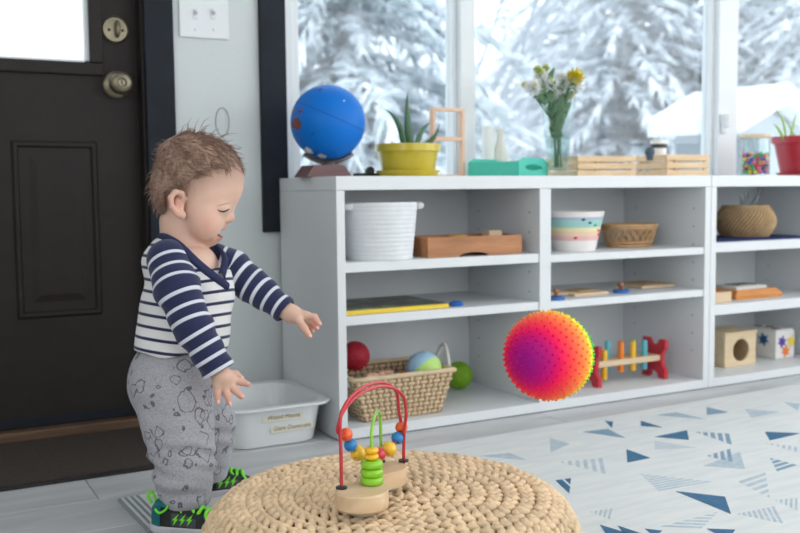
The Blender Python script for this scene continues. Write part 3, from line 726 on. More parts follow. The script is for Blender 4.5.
# --- bead jar
p = PY(755, 175, 2.42); k = 1/ppm(p); jh = 38*k
jr = thing('glass_jar', 'round glass jar with wooden lid, half full of bright beads', 'jar', (p.x, 2.42, TZ))
R0 = 14*k
b = B(); b.lathe([(0, 0), (R0*.95, 0), (R0, .005), (R0, jh), (R0-.0022, jh), (R0-.0022, .006), (0, .005)], (0, 0, 0), 32); b.out('glass', glass('jar_glass', (.94, .97, .97), 1.0), jr, True, SM)
b = B(); b.lathe([(0, jh+.0003), (R0*1.06, jh+.0003), (R0*1.06, jh+.011), (0, jh+.0113)], (0, 0, 0), 32); b.out('lid', LIGHTWOOD, jr, True, SM)
bc = [mat('bead_'+n_, c_, .3) for n_, c_ in (('red', srgb(225, 40, 70)), ('orange', srgb(245, 130, 40)), ('yellow', srgb(248, 208, 50)), ('green', srgb(60, 170, 90)), ('blue', srgb(50, 90, 190)), ('pink', srgb(240, 90, 150)), ('navy', srgb(40, 50, 110)))]
rg = random.Random(4); bmsh = B(); bmsh.ico((0, 0, 0), 1, 2); bmsh = bmsh.mesh(True)
bms = []
for c_ in bc: mm = bmsh.copy(); mm.materials.append(c_); bms.append(mm)
colsn = ['red', 'orange', 'yellow', 'green', 'blue', 'pink', 'navy']
done = []
for zi in range(6):
    for ai in range(22):
        for _ in range(12):
            rb = 2.0*k
            rr = (R0-.0035-rb)*math.sqrt(rg.random()) if rg.random() < .3 else R0-.0035-rb
            a_ = rg.random()*2*PI; q = Vector((rr*math.cos(a_), rr*math.sin(a_), .0065+rb+zi*rb*1.6+(2*k if zi == 5 else 0)*rg.random()))
            if all((q-d).length > rb*1.85 for d in done[-70:]):
                done.append(q); ci = rg.randrange(7)
                o = bpy.data.objects.new('bead', bms[ci]); COL.objects.link(o); o.location = Vector((p.x, 2.42, TZ))+q; o.scale = (rb,)*3
                tag(o, 'shiny %s bead inside the glass jar' % colsn[ci], 'bead', '%s beads in the glass jar' % colsn[ci]); break
# --- red pot
RED = mat('red_glaze', srgb(176, 34, 52), .35, .08, 8, coat=.3)
p = PY(806, 176, 2.40); k = 1/ppm(p)
rp = thing('potted_plant', 'leafy plant in a dark red pot with saucer, beside the bead jar', 'potted plant', (p.x, 2.40, TZ))
r0 = 33*k; h = 39*k
b = B(); b.lathe([(0, .013), (r0*.74, .013), (r0*.92, h*.80), (r0*.93, h*.82), (r0, h*.83), (r0*1.02, h), (r0*.95, h), (r0*.9, h*.9), (0, h*.9)], (0, 0, 0), 40); b.out('pot', RED, rp, True, SM)
b = B(); b.lathe([(0, 0), (r0*.78, 0), (r0*.86, .011), (r0*.86, .0125), (0, .0128)], (0, 0, 0), 40); b.out('saucer', RED, rp, True, SM)
b = B(); b.lathe([(0, h*.905), (r0*.9, h*.91), (r0*.88, h*.88), (0, h*.88)], (0, 0, 0), 24); b.out('soil', mat('potting_soil', (0, 0, 0)), rp)
rt = Vector((p.x, 2.40, TZ)); GRN = mat('bright_leaf_green', srgb(150, 190, 96), .45, .15, 20)
for (u0, u1, v1, wd, bd) in ((786, 771, 106, .0045, (.016, 0, .018)), (784, 773, 124, .006, (-.002, 0, .012)), (790, 797, 112, .005, (0, 0, .01)), (800, 815, 104, .006, (0, 0, .02)), (796, 783, 118, .004, (0, 0, .01))):
    b = B(); leaf_blade(b, pxl(u0, 140, 2.40, rt), pxl(u1, v1, 2.40, rt), wd, Vector(bd), flat=.15); b.out('leaf', GRN, rp, True)
# ================================================================== things on the shelves
S11, S12, S13 = .4665, .3265, .0308      # first bay, from the top
S21, S22 = .4605, .3245                 # second bay
S31, S32 = .4725, .2695                 # second bookcase
def X(u, v, Y): return PY(u, v, Y).x

# --- white coiled rope basket
p = PY(379, 262, 2.33); k = 1/ppm(p)
ROPE = mat('white_cotton_rope', srgb(226, 230, 234), .85, .04, 30, .25, 260)
rb = thing('rope_basket', 'white coiled rope basket with rim tab, on top shelf of bookcase', 'basket', (p.x, 2.33, S11))
H = 56*k; n = 13; prof = [(0, .0)]
for i in range(n):
    rr = (33+5.2*(i/(n-1)))*k
    for a in (-60, -20, 20, 60):
        prof.append((rr+.0022*math.cos(R(a)), H*(i+.5)/n+H/n*.5*math.sin(R(a))/math.sin(R(62))))
rt_ = prof[-1][0]
prof += [(rt_-.004, H+.001), (rt_-.010, H-.004), (rt_-.03*0-.014, .012), (0, .010)]
b = B(); b.lathe(prof, (0, 0, 0), 48); b.out('coiled_body', ROPE, rb, True, R(60))
for sg in (1, -1):
    b = B(); pts = []
    for q in range(9):
        a = R(-24+48*q/8); bul = math.sin(PI*q/8)*.022
        pts.append(((rt_+bul)*math.cos(a)*sg, (rt_+bul)*math.sin(a), H-.010))
    b.tube(pts, .0095, 10); b.out('handle', ROPE, rb, True)

# --- wooden tray with cut-out foot and a block on it
OAK = wood('acacia_wood', srgb(150, 98, 62), srgb(192, 136, 92), .45, 'X', 4, 10)
o = Vector((X(428, 258, 2.268), 2.268, S11)); xr = X(522, 255, 2.268)
tw = xr-o.x; k = 1/ppm(o); h = 20*k
ty = thing('wooden_tray', 'reddish-brown wooden tray with arched base cut-out, beside the rope basket', 'tray', o)
dpt = .14; th = .010
b = B(); n = 16; arch = [(0, 0), (tw*.30, 0)]+[(tw*.32+tw*.32*i/n, .010*math.sin(PI*i/n)**.5) for i in range(n+1)]+[(tw*.66, 0), (tw, 0), (tw, h), (0, h)]
b.prism(arch, th, AX((1, 0, 0), (0, 0, 1), (0, -1, 0), (0, th, 0))); b.out('front_board', OAK, ty)
for nm, lo, hi in (('side_board', (0, th+.0004, 0), (th, dpt-th-.0004, h)), ('side_board', (tw-th, th+.0004, 0), (tw, dpt-th-.0004, h)), ('back_board', (0, dpt-th, 0), (tw, dpt, h)), ('bottom_board', (th+.0003, th+.0004, .012), (tw-th-.0003, dpt-th-.0004, .020))):
    b = B(); b.bb(lo, hi, .001); b.out(nm, OAK, ty)
q = X(492, 234, 2.35)-o.x
b = B(); b.box((0, 0, .0225), (.046, .04, .045), None, .003)
bl_ = b.out('wooden_block', LIGHTWOOD); bl_.location = (o.x+q, 2.35, S11+.0205); tag(bl_, 'plain pale wooden block standing inside the reddish-brown tray', 'block')
q = X(454, 238, 2.38)-o.x
b = B(); b.lathe([(0, 0), (.026, 0), (.029, .022), (.029, .033), (.025, .036), (0, .036)], (0, 0, 0), 20); bl_ = b.out('wooden_cup', wood('honey_wood', srgb(196, 150, 70), srgb(214, 172, 96), .5), None, True, SM); bl_.location = (o.x+q, 2.36, S11+.0205); tag(bl_, 'honey-coloured wooden cup inside the reddish-brown tray', 'cup')

# --- flat jigsaw puzzle with yellow edge, second shelf
x0 = SX+.0255; x1 = X(449, 305, 2.262)
pz = thing('puzzle_board', 'flat jigsaw puzzle with dark picture and yellow front edge', 'puzzle', (x0, 2.262, S12))
wd, dp = x1-x0, .24
b = B(); b.bb((0, 0, 0), (wd, dp, .011), .001); b.out('tray_board', mat('yellow_card_edge', srgb(238, 208, 64), .5, .04), pz)
PIC = bpy.data.materials.new('dark_jungle_print'); PIC.use_nodes = True; nt = PIC.node_tree; L = nt.links.new
tcn = nt.nodes.new('ShaderNodeTexCoord'); nn = nt.nodes.new('ShaderNodeTexNoise'); nn.inputs['Scale'].default_value = 22; nn.inputs['Detail'].default_value = 3
rr_ = nt.nodes.new('ShaderNodeValToRGB'); e = rr_.color_ramp.elements; e[0].position = .3; e[0].color = (*srgb(58, 62, 50), 1); e[1].position = .72; e[1].color = (*srgb(150, 140, 120), 1)
for ps, c_ in ((.42, srgb(96, 82, 70)), (.5, srgb(84, 98, 70)), (.6, srgb(120, 138, 134))): q = e.new(ps); q.color = (*c_, 1)
L(tcn.outputs['Object'], nn.inputs['Vector']); L(nn.outputs['Fac'], rr_.inputs['Fac']); L(rr_.outputs['Color'], nt.nodes['Principled BSDF'].inputs['Base Color'])
nt.nodes['Principled BSDF'].inputs['Roughness'].default_value = .35
b = B(); b.bb((.006, .006, .0112), (wd-.006, dp-.006, .0135), .0005); b.out('picture', PIC, pz)
o = PY(456, 305, 2.29)
BLU = mat('royal_blue_plastic', srgb(36, 104, 186), .4, .06)
b = B(); b.lathe([(0, 0), (.020, 0), (.021, .008), (.012, .013), (0, .014)], (0, 0, 0), 20); bl_ = b.out('puzzle_piece', BLU, None, True, SM); bl_.location = (o.x, 2.29, S12); tag(bl_, 'small blue round piece lying beside the flat jigsaw puzzle', 'toy')

# --- woven basket with balls, bottom of the first bay
STRAW = mat('paper_rope_straw', srgb(212, 190, 156), .8, .10, 40, .25, 180)
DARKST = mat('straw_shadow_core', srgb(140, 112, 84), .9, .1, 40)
fb = [PY(365, 419, 2.285), PY(441, 411, 2.285)]; ft = [PY(350, 377, 2.268), PY(451, 372, 2.268)]
cx = (fb[0].x+fb[1].x)/2; hwb = (fb[1].x-fb[0].x)/2; hwt = (ft[1].x-ft[0].x)/2; zt = PY(400, 376.5, 2.268).z-S13
wk = thing('woven_basket', 'rectangular straw-coloured woven basket full of balls, on bookcase bottom', 'basket', (cx, 2.384, S13))
yb, yt = .100, .112
def side_pt(sd, s_, t_, out=0.0):
    hx = hwb+(hwt-hwb)*t_; hy = yb+(yt-yb)*t_; z = zt*t_
    if sd == 0: return Vector(((2*s_-1)*hx, -hy-out, z))
    if sd == 1: return Vector((hx+out, (2*s_-1)*hy, z))
    if sd == 2: return Vector(((1-2*s_)*hx, hy+out, z))
    return Vector((-hx-out, (1-2*s_)*hy, z))
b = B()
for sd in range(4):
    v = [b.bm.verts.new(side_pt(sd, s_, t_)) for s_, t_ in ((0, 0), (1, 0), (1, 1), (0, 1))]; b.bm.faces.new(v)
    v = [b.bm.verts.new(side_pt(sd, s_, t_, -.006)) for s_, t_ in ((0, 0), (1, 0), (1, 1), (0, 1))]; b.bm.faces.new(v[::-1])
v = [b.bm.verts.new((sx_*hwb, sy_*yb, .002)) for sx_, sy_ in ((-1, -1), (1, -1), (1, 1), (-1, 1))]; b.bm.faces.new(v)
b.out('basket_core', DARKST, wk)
def pillow(b, c, ax, ay, az, hx, hy, hz):
    """a plump strand lump: 14 corners"""
    vs = [b.bm.verts.new(c+ax*hx*a+ay*hy*d+az*hz*e) for a, d, e in ((-1, 0, -.3), (-.6, -.85, 0), (.6, -.85, 0), (1, 0, -.3), (.6, .85, 0), (-.6, .85, 0), (-.5, 0, .9), (.5, 0, .9))]
    for f in ((0, 1, 6), (1, 2, 7, 6), (2, 3, 7), (3, 4, 7), (4, 5, 6, 7), (5, 0, 6)): b.bm.faces.new([vs[i] for i in f])
b = B(); rows = 9
for sd in range(4):
    ncol = 15 if sd in (0, 2) else 9
    for r_ in range(rows):
        for c_ in range(ncol):
            s_ = (c_+.5)/ncol; t_ = (r_+.5)/rows*.95
            P0 = side_pt(sd, s_, t_, .0005); P1 = side_pt(sd, min(1, s_+.5/ncol), t_, .0005); P2 = side_pt(sd, s_, t_+.5/rows, .0005)
            ax = (P1-P0); hx = ax.length; ax.normalize(); ay = (P2-P0); hy = ay.length; ay.normalize(); az = ax.cross(ay).normalized()
            for flip in ((1,) if sd != 2 else (1, -1)):
                off = az*(0 if flip > 0 else -.0065)
                if (r_+c_) % 2: pillow(b, P0+off, ax, ay, az*flip, hx*1.3, hy*.78, .0055)
                else: pillow(b, P0+off, ay, ax, az*flip, hy*1.15, hx*.62, .0045)
b.out('weave', STRAW, wk, True)['kind'] = 'stuff'
rim = []
for sd in range(4):
    for q in range(12): rim.append(side_pt(sd, q/12, 1.0, .0)+Vector((0, 0, .001)))
b = B(); b.tube(rim, .0072, 8, True); b.out('rim', STRAW, wk, True)
ROPEG = mat('grey_white_cord', srgb(206, 204, 200), .8, .06, 60, .2, 300)
for sg in (1, -1):
    b = B(); pts = []
    for q in range(17):
        a = PI*q/16; pts.append((sg*(hwt+.002+.010*math.sin(a)), -.085+.10*q/16, zt-.02*(1-math.sin(a))+.062*math.sin(a)))
    b.tube(pts, .0052, 8); b.out('handle', ROPEG, wk, True)
# the balls and the doll in and by the basket
def yarn_ball(name, label, cat, c, r, m, bumps=True):
    b = B(); t_ = thing(name, label, cat, c)
    b.ball((0, 0, 0), r, 32, 20); b.out('ball_body', m, t_, True)
    if bumps:
        b = B(); n = 260
        for i in range(n):
            zz = 1-2*(i+.5)/n; a = i*2.39996; d = Vector((math.sqrt(1-zz*zz)*math.cos(a), math.sqrt(1-zz*zz)*math.sin(a), zz))
            b.ico(d*r*.995, r*.075, 1)
        b.out('knobbles', m, t_, True)['kind'] = 'stuff'
    return t_
REDY = mat('red_knobbly_rubber', srgb(176, 28, 52), .6, .12, 50, .3, 200); GRB = mat('lime_knobbly_rubber', srgb(128, 178, 32), .55, .1, 40, .3, 200)
q = PY(355, 356, 2.40); r_ = 14.3/ppm(q); yarn_ball('red_ball', 'dark red knobbly ball in the left end of the woven basket', 'ball', q, r_, REDY)
q = PY(459, 369, 2.52); r_ = 13.2/ppm(q); q.z = S13+r_*1.04
q = PY(459, 369, 2.525); yarn_ball('green_ball', 'lime green knobbly ball behind the woven basket handle', 'ball', (q.x, 2.525, S13+r_*1.05), r_, GRB)
def panel_ball(name, label, c, r, cols, tilt):
    """sewn cloth ball: each colour a gore of the sphere"""
    t_ = thing(name, label, 'ball', c); t_.rotation_euler = tilt
    n = len(cols)
    for i, cm_ in enumerate(cols):
        b = B(); a0, a1 = 2*PI*i/n, 2*PI*(i+1)/n; rings = []
        for v_ in range(1, 12):
            th_ = PI*v_/12; rings.append([b.bm.verts.new((r*math.sin(th_)*math.cos(a0+(a1-a0)*u_/6), r*math.sin(th_)*math.sin(a0+(a1-a0)*u_/6), r*math.cos(th_))) for u_ in range(7)])
        tp_, bt_ = b.bm.verts.new((0, 0, r)), b.bm.verts.new((0, 0, -r))
        for A_, C_ in zip(rings, rings[1:]):
            for u_ in range(6): b.bm.faces.new((A_[u_], C_[u_], C_[u_+1], A_[u_+1]))
        for u_ in range(6): b.bm.faces.new((tp_, rings[0][u_], rings[0][u_+1])); b.bm.faces.new((bt_, rings[-1][u_+1], rings[-1][u_]))
        b.out('cloth_panel', cm_, t_, True)
    return t_
CL = {n_: mat('cloth_'+n_, c_, .85, .05, 40, .15, 200) for n_, c_ in (('lime', srgb(188, 226, 130)), ('blue', srgb(164, 204, 230)), ('orange', srgb(236, 164, 60)), ('red', srgb(206, 66, 78)), ('purple', srgb(120, 72, 130)), ('yellow', srgb(240, 214, 110)))}
az_ = (RH*-.70-FH*.62-Vector((0, 0, .22))).normalized(); ax_ = (RH-az_*RH.dot(az_)).normalized(); AIM = AX(ax_, az_.cross(ax_), az_).to_3x3().to_euler()
q = PY(424, 369, 2.34); r_ = 18/ppm(q)
panel_ball('cloth_ball', 'large pastel cloth ball of lime and blue panels in the woven basket', q, r_, [CL['lime'], CL['blue'], CL['blue'], CL['purple'], CL['orange'], CL['lime']], AIM)
q = PY(401, 380, 2.38); r_ = 9.5/ppm(q)
panel_ball('cloth_ball', 'small red, purple and orange cloth ball beside the pastel ball', q, r_, [CL['red'], CL['orange'], CL['purple'], CL['red'], CL['orange'], CL['purple']], (R(70), R(10), R(40)))
PLUSH = mat('peach_plush', srgb(222, 178, 156), .9, .08, 60, .3, 250)
q = PY(372, 380, 2.36)
pl = thing('plush_doll', 'peach-coloured soft doll lying in the woven basket', 'doll', q)
b = B(); b.ball((0, 0, 0), (.030, .026, .022), 18, 12); b.out('head', PLUSH, pl, True)
b = B(); b.ball((.042, .02, -.012), (.034, .03, .026), 18, 12); b.out('body', PLUSH, pl, True)
for s_ in (-1, 1):
    b = B(); b.ball((.004+s_*.024, -.012+s_*.01, .012), (.012, .010, .012), 12, 8); b.out('ear', PLUSH, pl, True)
    b = B(); b.tube([(.03, s_*.02, -.005), (.045, s_*.035-.02, .012), (.06, s_*.02-.03, .014)], [.011, .010, .009], 8); b.out('arm', PLUSH, pl, True)
q = PY(389, 379, 2.38); b = B(); b.ball((0, 0, 0), (.02, .02, .018), 14, 10); o = b.out('felt_ball', mat('brown_felt', srgb(150, 104, 70), .9, .15, 60, .3, 200), None, True); o.location = q; tag(o, 'small brown felt ball between doll and cloth ball', 'ball')

# --- second bay: pastel bowl
p = PY(574, 251, 2.37); k = 1/ppm(p)
bo = thing('striped_bowl', 'tapered white bowl banded in teal, yellow and pink, on upper shelf', 'bowl', (p.x, 2.37, S21))
H = 39*k; rb_, rt_ = 21*k, 30*k
def rat(z): return rb_+(rt_-rb_)*z/H
bands = [(0, .27, 'bowl_white', srgb(238, 234, 232)), (.27, .39, 'bowl_pink', srgb(236, 190, 188)), (.39, .50, 'bowl_peach', srgb(240, 210, 180)), (.50, .60, 'bowl_yellow', srgb(240, 228, 180)), (.60, .80, 'bowl_teal', srgb(164, 212, 206)), (.80, .86, 'bowl_lilac', srgb(176, 184, 208)), (.86, 1.0, 'bowl_white', None)]
for a, c_, n_, cc in bands:
    b = B(); pr_ = [(rat(H*a), H*a), (rat(H*c_), H*c_), (rat(H*c_)-.005, H*c_), (rat(H*a)-.005, H*a)]
    if a == 0: pr_ = [(0, 0), (rat(0), 0), (rat(H*c_), H*c_), (rat(H*c_)-.005, H*c_), (rat(0)-.005, .006), (0, .006)]
    b.lathe(pr_, (0, 0, 0), 40, close=a > 0); b.out('colour_band', mat(n_, cc, .4, .03), bo, True, SM)
for i, (a, zf, c_) in enumerate(((-110, .80, 'navy'), (-95, .72, 'navy'), (-80, .66, 'green'), (-64, .52, 'red'), (-58, .42, 'red'), (-125, .34, 'red'))):
    b = B(); z_ = H*zf; rr = rat(z_); a = R(a); b.ball((rr*math.cos(a), rr*math.sin(a), z_), (.006, .006, .0035), 10, 6); b.out('speck', bc[colsn.index(c_)], bo, True)
# --- small open-work basket
p = PY(629, 247, 2.42); k = 1/ppm(p)
LT = mat('tan_wicker', srgb(196, 158, 114), .7, .15, 60, .2, 200)
lb = thing('lattice_basket', 'small oval open-work wicker basket beside the striped bowl', 'basket', (p.x, 2.42, S21+.0004))
H = 22*k; ra, rbb = 31*k, 24*k; sy = .72
def lp(a, t_, o_=0): r_ = rbb+(ra-rbb)*t_+o_; return Vector((r_*math.cos(a), r_*math.sin(a)*sy, H*t_))
for t_, r_ in ((.06, .0045), (.20, .0035), (.86, .0035), (.97, .0050)):
    b = B(); b.tube([lp(2*PI*q/48, t_) for q in range(48)], r_, 7, True); b.out('hoop', LT, lb, True)
b = B(); n = 22
for i in range(n):
    for sg in (1, -1):
        for w_ in (-.02, .06):
            b.tube([lp(2*PI*(i/n)+w_+sg*q/5*.42, .16+.72*q/5, sg*.0012) for q in range(6)], .0017, 5)
b.out('lattice', LT, lb, True)['kind'] = 'stuff'
b = B(); b.lathe([(0, .002), (rbb, .002), (rbb, .005), (0, .005)], (0, 0, 0), 32, None, 1, sy); b.out('bottom', LT, lb)

# --- knobbed puzzles on the second shelf of the second bay
def knob_board(label, u0, u1, Y, wd_y, kn):
    xa, xb = X(u0, 293, Y), X(u1, 293, Y)
    t_ = thing('puzzle_plate', label, 'puzzle', ((xa+xb)/2, Y, S22))
    b = B(); b.bb((-(xb-xa)/2, 0, 0), ((xb-xa)/2, wd_y, .009), .001); b.out('plate', LIGHTWOOD, t_)
    b = B(); b.bb((-(xb-xa)*.25, wd_y*.2, .0092), ((xb-xa)*.25, wd_y*.8, .0135), .002); b.out('inset', wood('toffee_wood', srgb(176, 140, 100), srgb(196, 164, 124), .5), t_)
    return t_
knob_board('pale wooden puzzle plate lying on second shelf beside the blue knob pieces', 575, 609, 2.30, .12, 0)
knob_board('thin pale wooden plate on second shelf, against the bay side', 642, 675, 2.36, .14, 0)
def knob_piece(label, u, v, Y, r):
    q = PY(u, v, Y); t_ = thing('knob_piece', label, 'toy', (q.x, Y, S22))
    b = B(); b.lathe([(0, 0), (r, 0), (r, .009), (0, .009)], (0, 0, 0), 28); b.out('disc', BLU, t_, True, SM)
    b = B(); b.lathe([(0, .0092), (.006, .0092), (.005, .016), (.009, .022), (.010, .028), (.006, .033), (0, .034)], (0, 0, 0), 16); b.out('knob', wood('brown_knob_wood', srgb(140, 98, 70), srgb(160, 118, 88), .5), t_, True)
knob_piece('blue disc with a wooden knob, standing beyond the pale plate', 621, 290, 2.31, .025)
knob_piece('blue disc with a wooden knob, against the bookcase divider', 556, 298, 2.27, .026)
b = B(); b.box((0, 0, .006), (.085, .014, .011), None, .002); o = b.out('wooden_stick', LIGHTWOOD); q = PY(566, 296, 2.33); o.location = (q.x, 2.345, S22); o.rotation_euler = (0, 0, -.5); tag(o, 'pale wooden stick lying between blue disc and puzzle plate', 'toy')

# --- pounding bench, bottom of the second bay
REDP = mat('red_lacquer', srgb(196, 28, 48), .35, .05, 8, coat=.4)
xl, xr_ = PY(599, 386, 2.315), PY(664, 377, 2.32)
pbx = thing('pounding_bench', 'toy pounding bench with red ends and coloured pegs, under second shelf', 'toy', ((xl.x+xr_.x)/2, 2.362, S13))
hx = (xr_.x-xl.x)/2; hh = 41/ppm(xl)
def end_outline(w_, h_):
    return [(-w_, 0), (-w_*.45, 0), (-w_*.3, h_*.12), (0, h_*.2), (w_*.3, h_*.12), (w_*.45, 0), (w_, 0), (w_, h_*.22), (w_*.72, h_*.34), (w_*.72, h_*.66), (w_, h_*.78), (w_, h_), (w_*.5, h_), (w_*.3, h_*.88), (0, h_*.8), (-w_*.3, h_*.88), (-w_*.5, h_), (-w_, h_), (-w_, h_*.78), (-w_*.72, h_*.66), (-w_*.72, h_*.34), (-w_, h_*.22)]
for sx_ in (-1, 1):
    b = B(); b.prism(end_outline(.052, hh), .014, AX((0, 1, 0), (0, 0, 1), (1, 0, 0), (sx_*hx-.007, 0, 0))); b.out('end_panel', REDP, pbx)
b = B(); b.bb((-hx+.0072, -.032, hh*.46), (hx-.0072, .032, hh*.60), .001); b.out('plank', LIGHTWOOD, pbx)
pegs = [(-.66, -.016, 'yellow', -.018), (-.86, .014, 'green', 0), (-.38, .014, 'blue', 0.004), (-.16, -.016, 'orange', 0), (.02, .014, 'orange', 0), (.20, -.016, 'yellow', 0), (.40, .014, 'green', 0), (.55, -.016, 'blue', 0)]
pm_ = {'yellow': mat('peg_yellow', srgb(238, 190, 40), .4), 'green': mat('peg_green', srgb(140, 190, 120), .4), 'blue': mat('peg_teal', srgb(84, 176, 190), .4), 'orange': mat('peg_orange', srgb(240, 134, 40), .4)}
for fx, y_, c_, dz in pegs:
    b = B(); b.lathe([(0, hh*.26+dz), (.0085, hh*.26+dz), (.0095, hh*.28+dz), (.0095, hh*.98+dz), (.0085, hh+dz), (0, hh+dz)], (fx*hx, y_, 0), 14); b.out('peg', pm_[c_], pbx, True, SM)

# --- second bookcase: seagrass basket on a navy mat
NAVY = mat('navy_woven_fabric', srgb(40, 50, 104), .85, .3, 90, .3, 300)
xa, xb = 2.347+.026, X(796, 238, 2.35)
nm_ = thing('navy_mat', 'navy blue woven mat lying under the seagrass basket', 'mat', (xa, 2.27, S31)); n = 22
b = B(); b.bb((0, 0, 0), (xb-xa, .26, .0035), .0008); b.out('backing', NAVY, nm_)
b = B()
for i in range(n): b.bb(((xb-xa)*i/n, .0005, .0036), ((xb-xa)*(i+.9)/n, .2595, .0046+.001*(i % 2)), .0005)
b.out('woven_strips', NAVY, nm_)['kind'] = 'stuff'
p = PY(745, 236, 2.40); k = 1/ppm(p)
SEAG = mat('seagrass_twist', srgb(190, 160, 120), .85, .2, 50, .3, 200)
sb_ = thing('seagrass_basket', 'squat round seagrass basket on the navy mat', 'basket', (p.x, 2.40, S31+.0058))
H = 30*k; rm = 29*k
prof = []
for i in range(13):
    t_ = i/12; prof.append((rm*(.62+.38*math.sin(PI*(.08+.84*t_))**.8), H*t_))
b = B(); b.lathe([(0, 0)]+[(r_-.003, z_) for r_, z_ in prof]+[(prof[-1][0]-.01, H-.002), (0, H*.5)], (0, 0, 0), 40); b.out('basket_core', mat('seagrass_dark', srgb(120, 96, 68), .9), sb_, True)
b = B()
for i in range(12):
    r_ = (prof[i][0]+prof[i+1][0])/2; z_ = (prof[i][1]+prof[i+1][1])/2; n = 44
    tz = Vector((prof[i+1][0]-prof[i][0], 0, prof[i+1][1]-prof[i][1])); hy = tz.length/2
    for c_ in range(n):
        a = 2*PI*(c_+.5*(i % 2))/n; rad = Vector((math.cos(a), math.sin(a), 0)); tan = Vector((-math.sin(a), math.cos(a), 0)); up = (rad*tz.x+Vector((0, 0, tz.z))).normalized()
        d = (tan*.8+up*.6).normalized(); pillow(b, rad*(r_-.002)+Vector((0, 0, z_)), d, d.cross(rad.cross(up) if False else (tan.cross(up))).normalized(), tan.cross(up).normalized(), .0085, hy*.8, .0045)
b.out('twisted_strands', SEAG, sb_, True)['kind'] = 'stuff'
b = B(); b.tube([(prof[-1][0]*math.cos(2*PI*q/36), prof[-1][0]*math.sin(2*PI*q/36), H) for q in range(36)], .0042, 7, True); b.out('rim', SEAG, sb_, True)
SIL = mat('grey_felt_leaf', srgb(132, 142, 146), .7, .15, 20)
ar = thing('silver_sprig', 'silvery grey leaf sprig sticking out of the seagrass basket', 'decoration', (p.x, 2.40, S31+.0058+H*.85))
for i, (dx, dz, wd_) in enumerate(((-.052, .042, .010), (-.02, .055, .010), (.012, .066, .010), (.045, .052, .013), (.066, .066, .010), (.0, .04, .012))):
    b = B(); leaf_blade(b, (dx*.3, -.01, 0), (dx, -.02+.01*(i % 3), dz+.012), wd_, flat=.2, n=6); b.out('leaf', SIL, ar, True)
# --- block box and orange trays on the middle shelf
q = PY(723, 301, 2.285)
bx_ = thing('block_box', 'small pale wooden box with bright blocks, on the middle shelf', 'box', (2.347+.0265, 2.285, S32)); wx = X(731.5, 300, 2.285)-(2.347+.0265)
for nm, lo, hi in (('front_board', (0, 0, 0), (wx, .006, .034)), ('back_board', (0, .07, 0), (wx, .076, .034)), ('side_board', (0, .0063, 0), (.006, .0697, .034)), ('side_board', (wx-.006, .0063, 0), (wx, .0697, .034)), ('bottom_board', (.0063, .0063, .001), (wx-.0063, .0697, .006))):
    b = B(); b.bb(lo, hi, .0008); b.out(nm, LIGHTWOOD, bx_)
for i, (dx, c_, lab) in enumerate(((.016, srgb(246, 190, 50), 'yellow'), (.046, srgb(240, 120, 40), 'orange'))):
    b = B(); b.box((0, 0, .024), (.027, .05, .048), None, .002); o = b.out('toy_block', mat('block_'+lab, c_, .4)); o.location = (2.347+.0265+dx+.004, 2.324, S32+.0065); tag(o, '%s wooden block in the small pale box' % lab, 'block')
b = B(); b.box((0, 0, .012), (.02, .04, .022), None, .002); o = b.out('toy_block', mat('block_green', srgb(170, 210, 70), .4)); o.location = (2.347+.0265+.021, 2.318, S32+.0550); tag(o, 'lime green wooden block on top of the yellow block', 'block')
ORW = wood('orange_stained_wood', srgb(196, 122, 54), srgb(222, 150, 78), .5, 'X', 4, 10)
o0 = PY(759, 297, 2.30); xe = X(733, 293, 2.36); xR = X(792, 292, 2.32)
ot = thing('wooden_stack_tray', 'orange wooden tray with slanted rim, on the middle shelf', 'tray', (o0.x, 2.31, S32), 0)
b = B()
def fr(z, i): return [b.bm.verts.new(v_) for v_ in ((-.10+i, 0+i*.6, z), (.13-i, 0+i*.6, z), (.13-i, .17-i*.6, z), (-.10+i, .17-i*.6, z))]
ri = [fr(0, .004), fr(.012, 0), fr(.030, .022), fr(.026, .03)]
for A_, C_ in zip(ri, ri[1:]):
    for q in range(4): b.bm.faces.new((A_[q], A_[(q+1) % 4], C_[(q+1) % 4], C_[q]))
b.bm.faces.new(ri[0][::-1]); b.bm.faces.new(ri[-1]); b.out('tray_body', ORW, ot)
b = B(); b.box((.015, .085, .033), (.15, .10, .012), None, .001); b.out('white_card', mat('white_card', srgb(226, 226, 224), .6), ot)
b = B(); b.box((.02, .09, .0405), (.10, .06, .003), .1, .0005); b.out('dark_picture', PIC, ot)
# --- box with a round hole, cube with stars
xa, xb = PY(724.5, 367, 2.352), PY(755.5, 362, 2.352)
wx = xb.x-xa.x; hz = PY(725, 336, 2.352).z-S13
ob = thing('object_box', 'natural wooden box with a round hole in its front', 'box', (xa.x, 2.352, S13))
PINE = wood('natural_pine', srgb(214, 190, 152), srgb(230, 210, 176), .5, 'X', 3, 10)
b = B(); n = 40; th = .009
cirv = [(wx*.52+wx*.26*math.cos(2*PI*i/n), hz*.5+wx*.26*math.sin(2*PI*i/n)) for i in range(n)]
outv = []
for x_, z_ in cirv:
    dx, dz = x_-wx*.52, z_-hz*.5; f = min((wx*.48 if dx > 0 else wx*.52)/max(1e-9, abs(dx)), hz*.5/max(1e-9, abs(dz))); outv.append((wx*.52+dx*f, hz*.5+dz*f))
rings = [[b.bm.verts.new((x_, y_, z_)) for x_, z_ in pl_] for y_, pl_ in ((0, outv), (0, cirv), (th, cirv), (th, outv))]
for i in range(4):
    A_, C_ = rings[i], rings[(i+1) % 4]
    for q in range(n): b.bm.faces.new((A_[q], A_[(q+1) % n], C_[(q+1) % n], C_[q]))
b.out('front_board', PINE, ob)
dp = .13
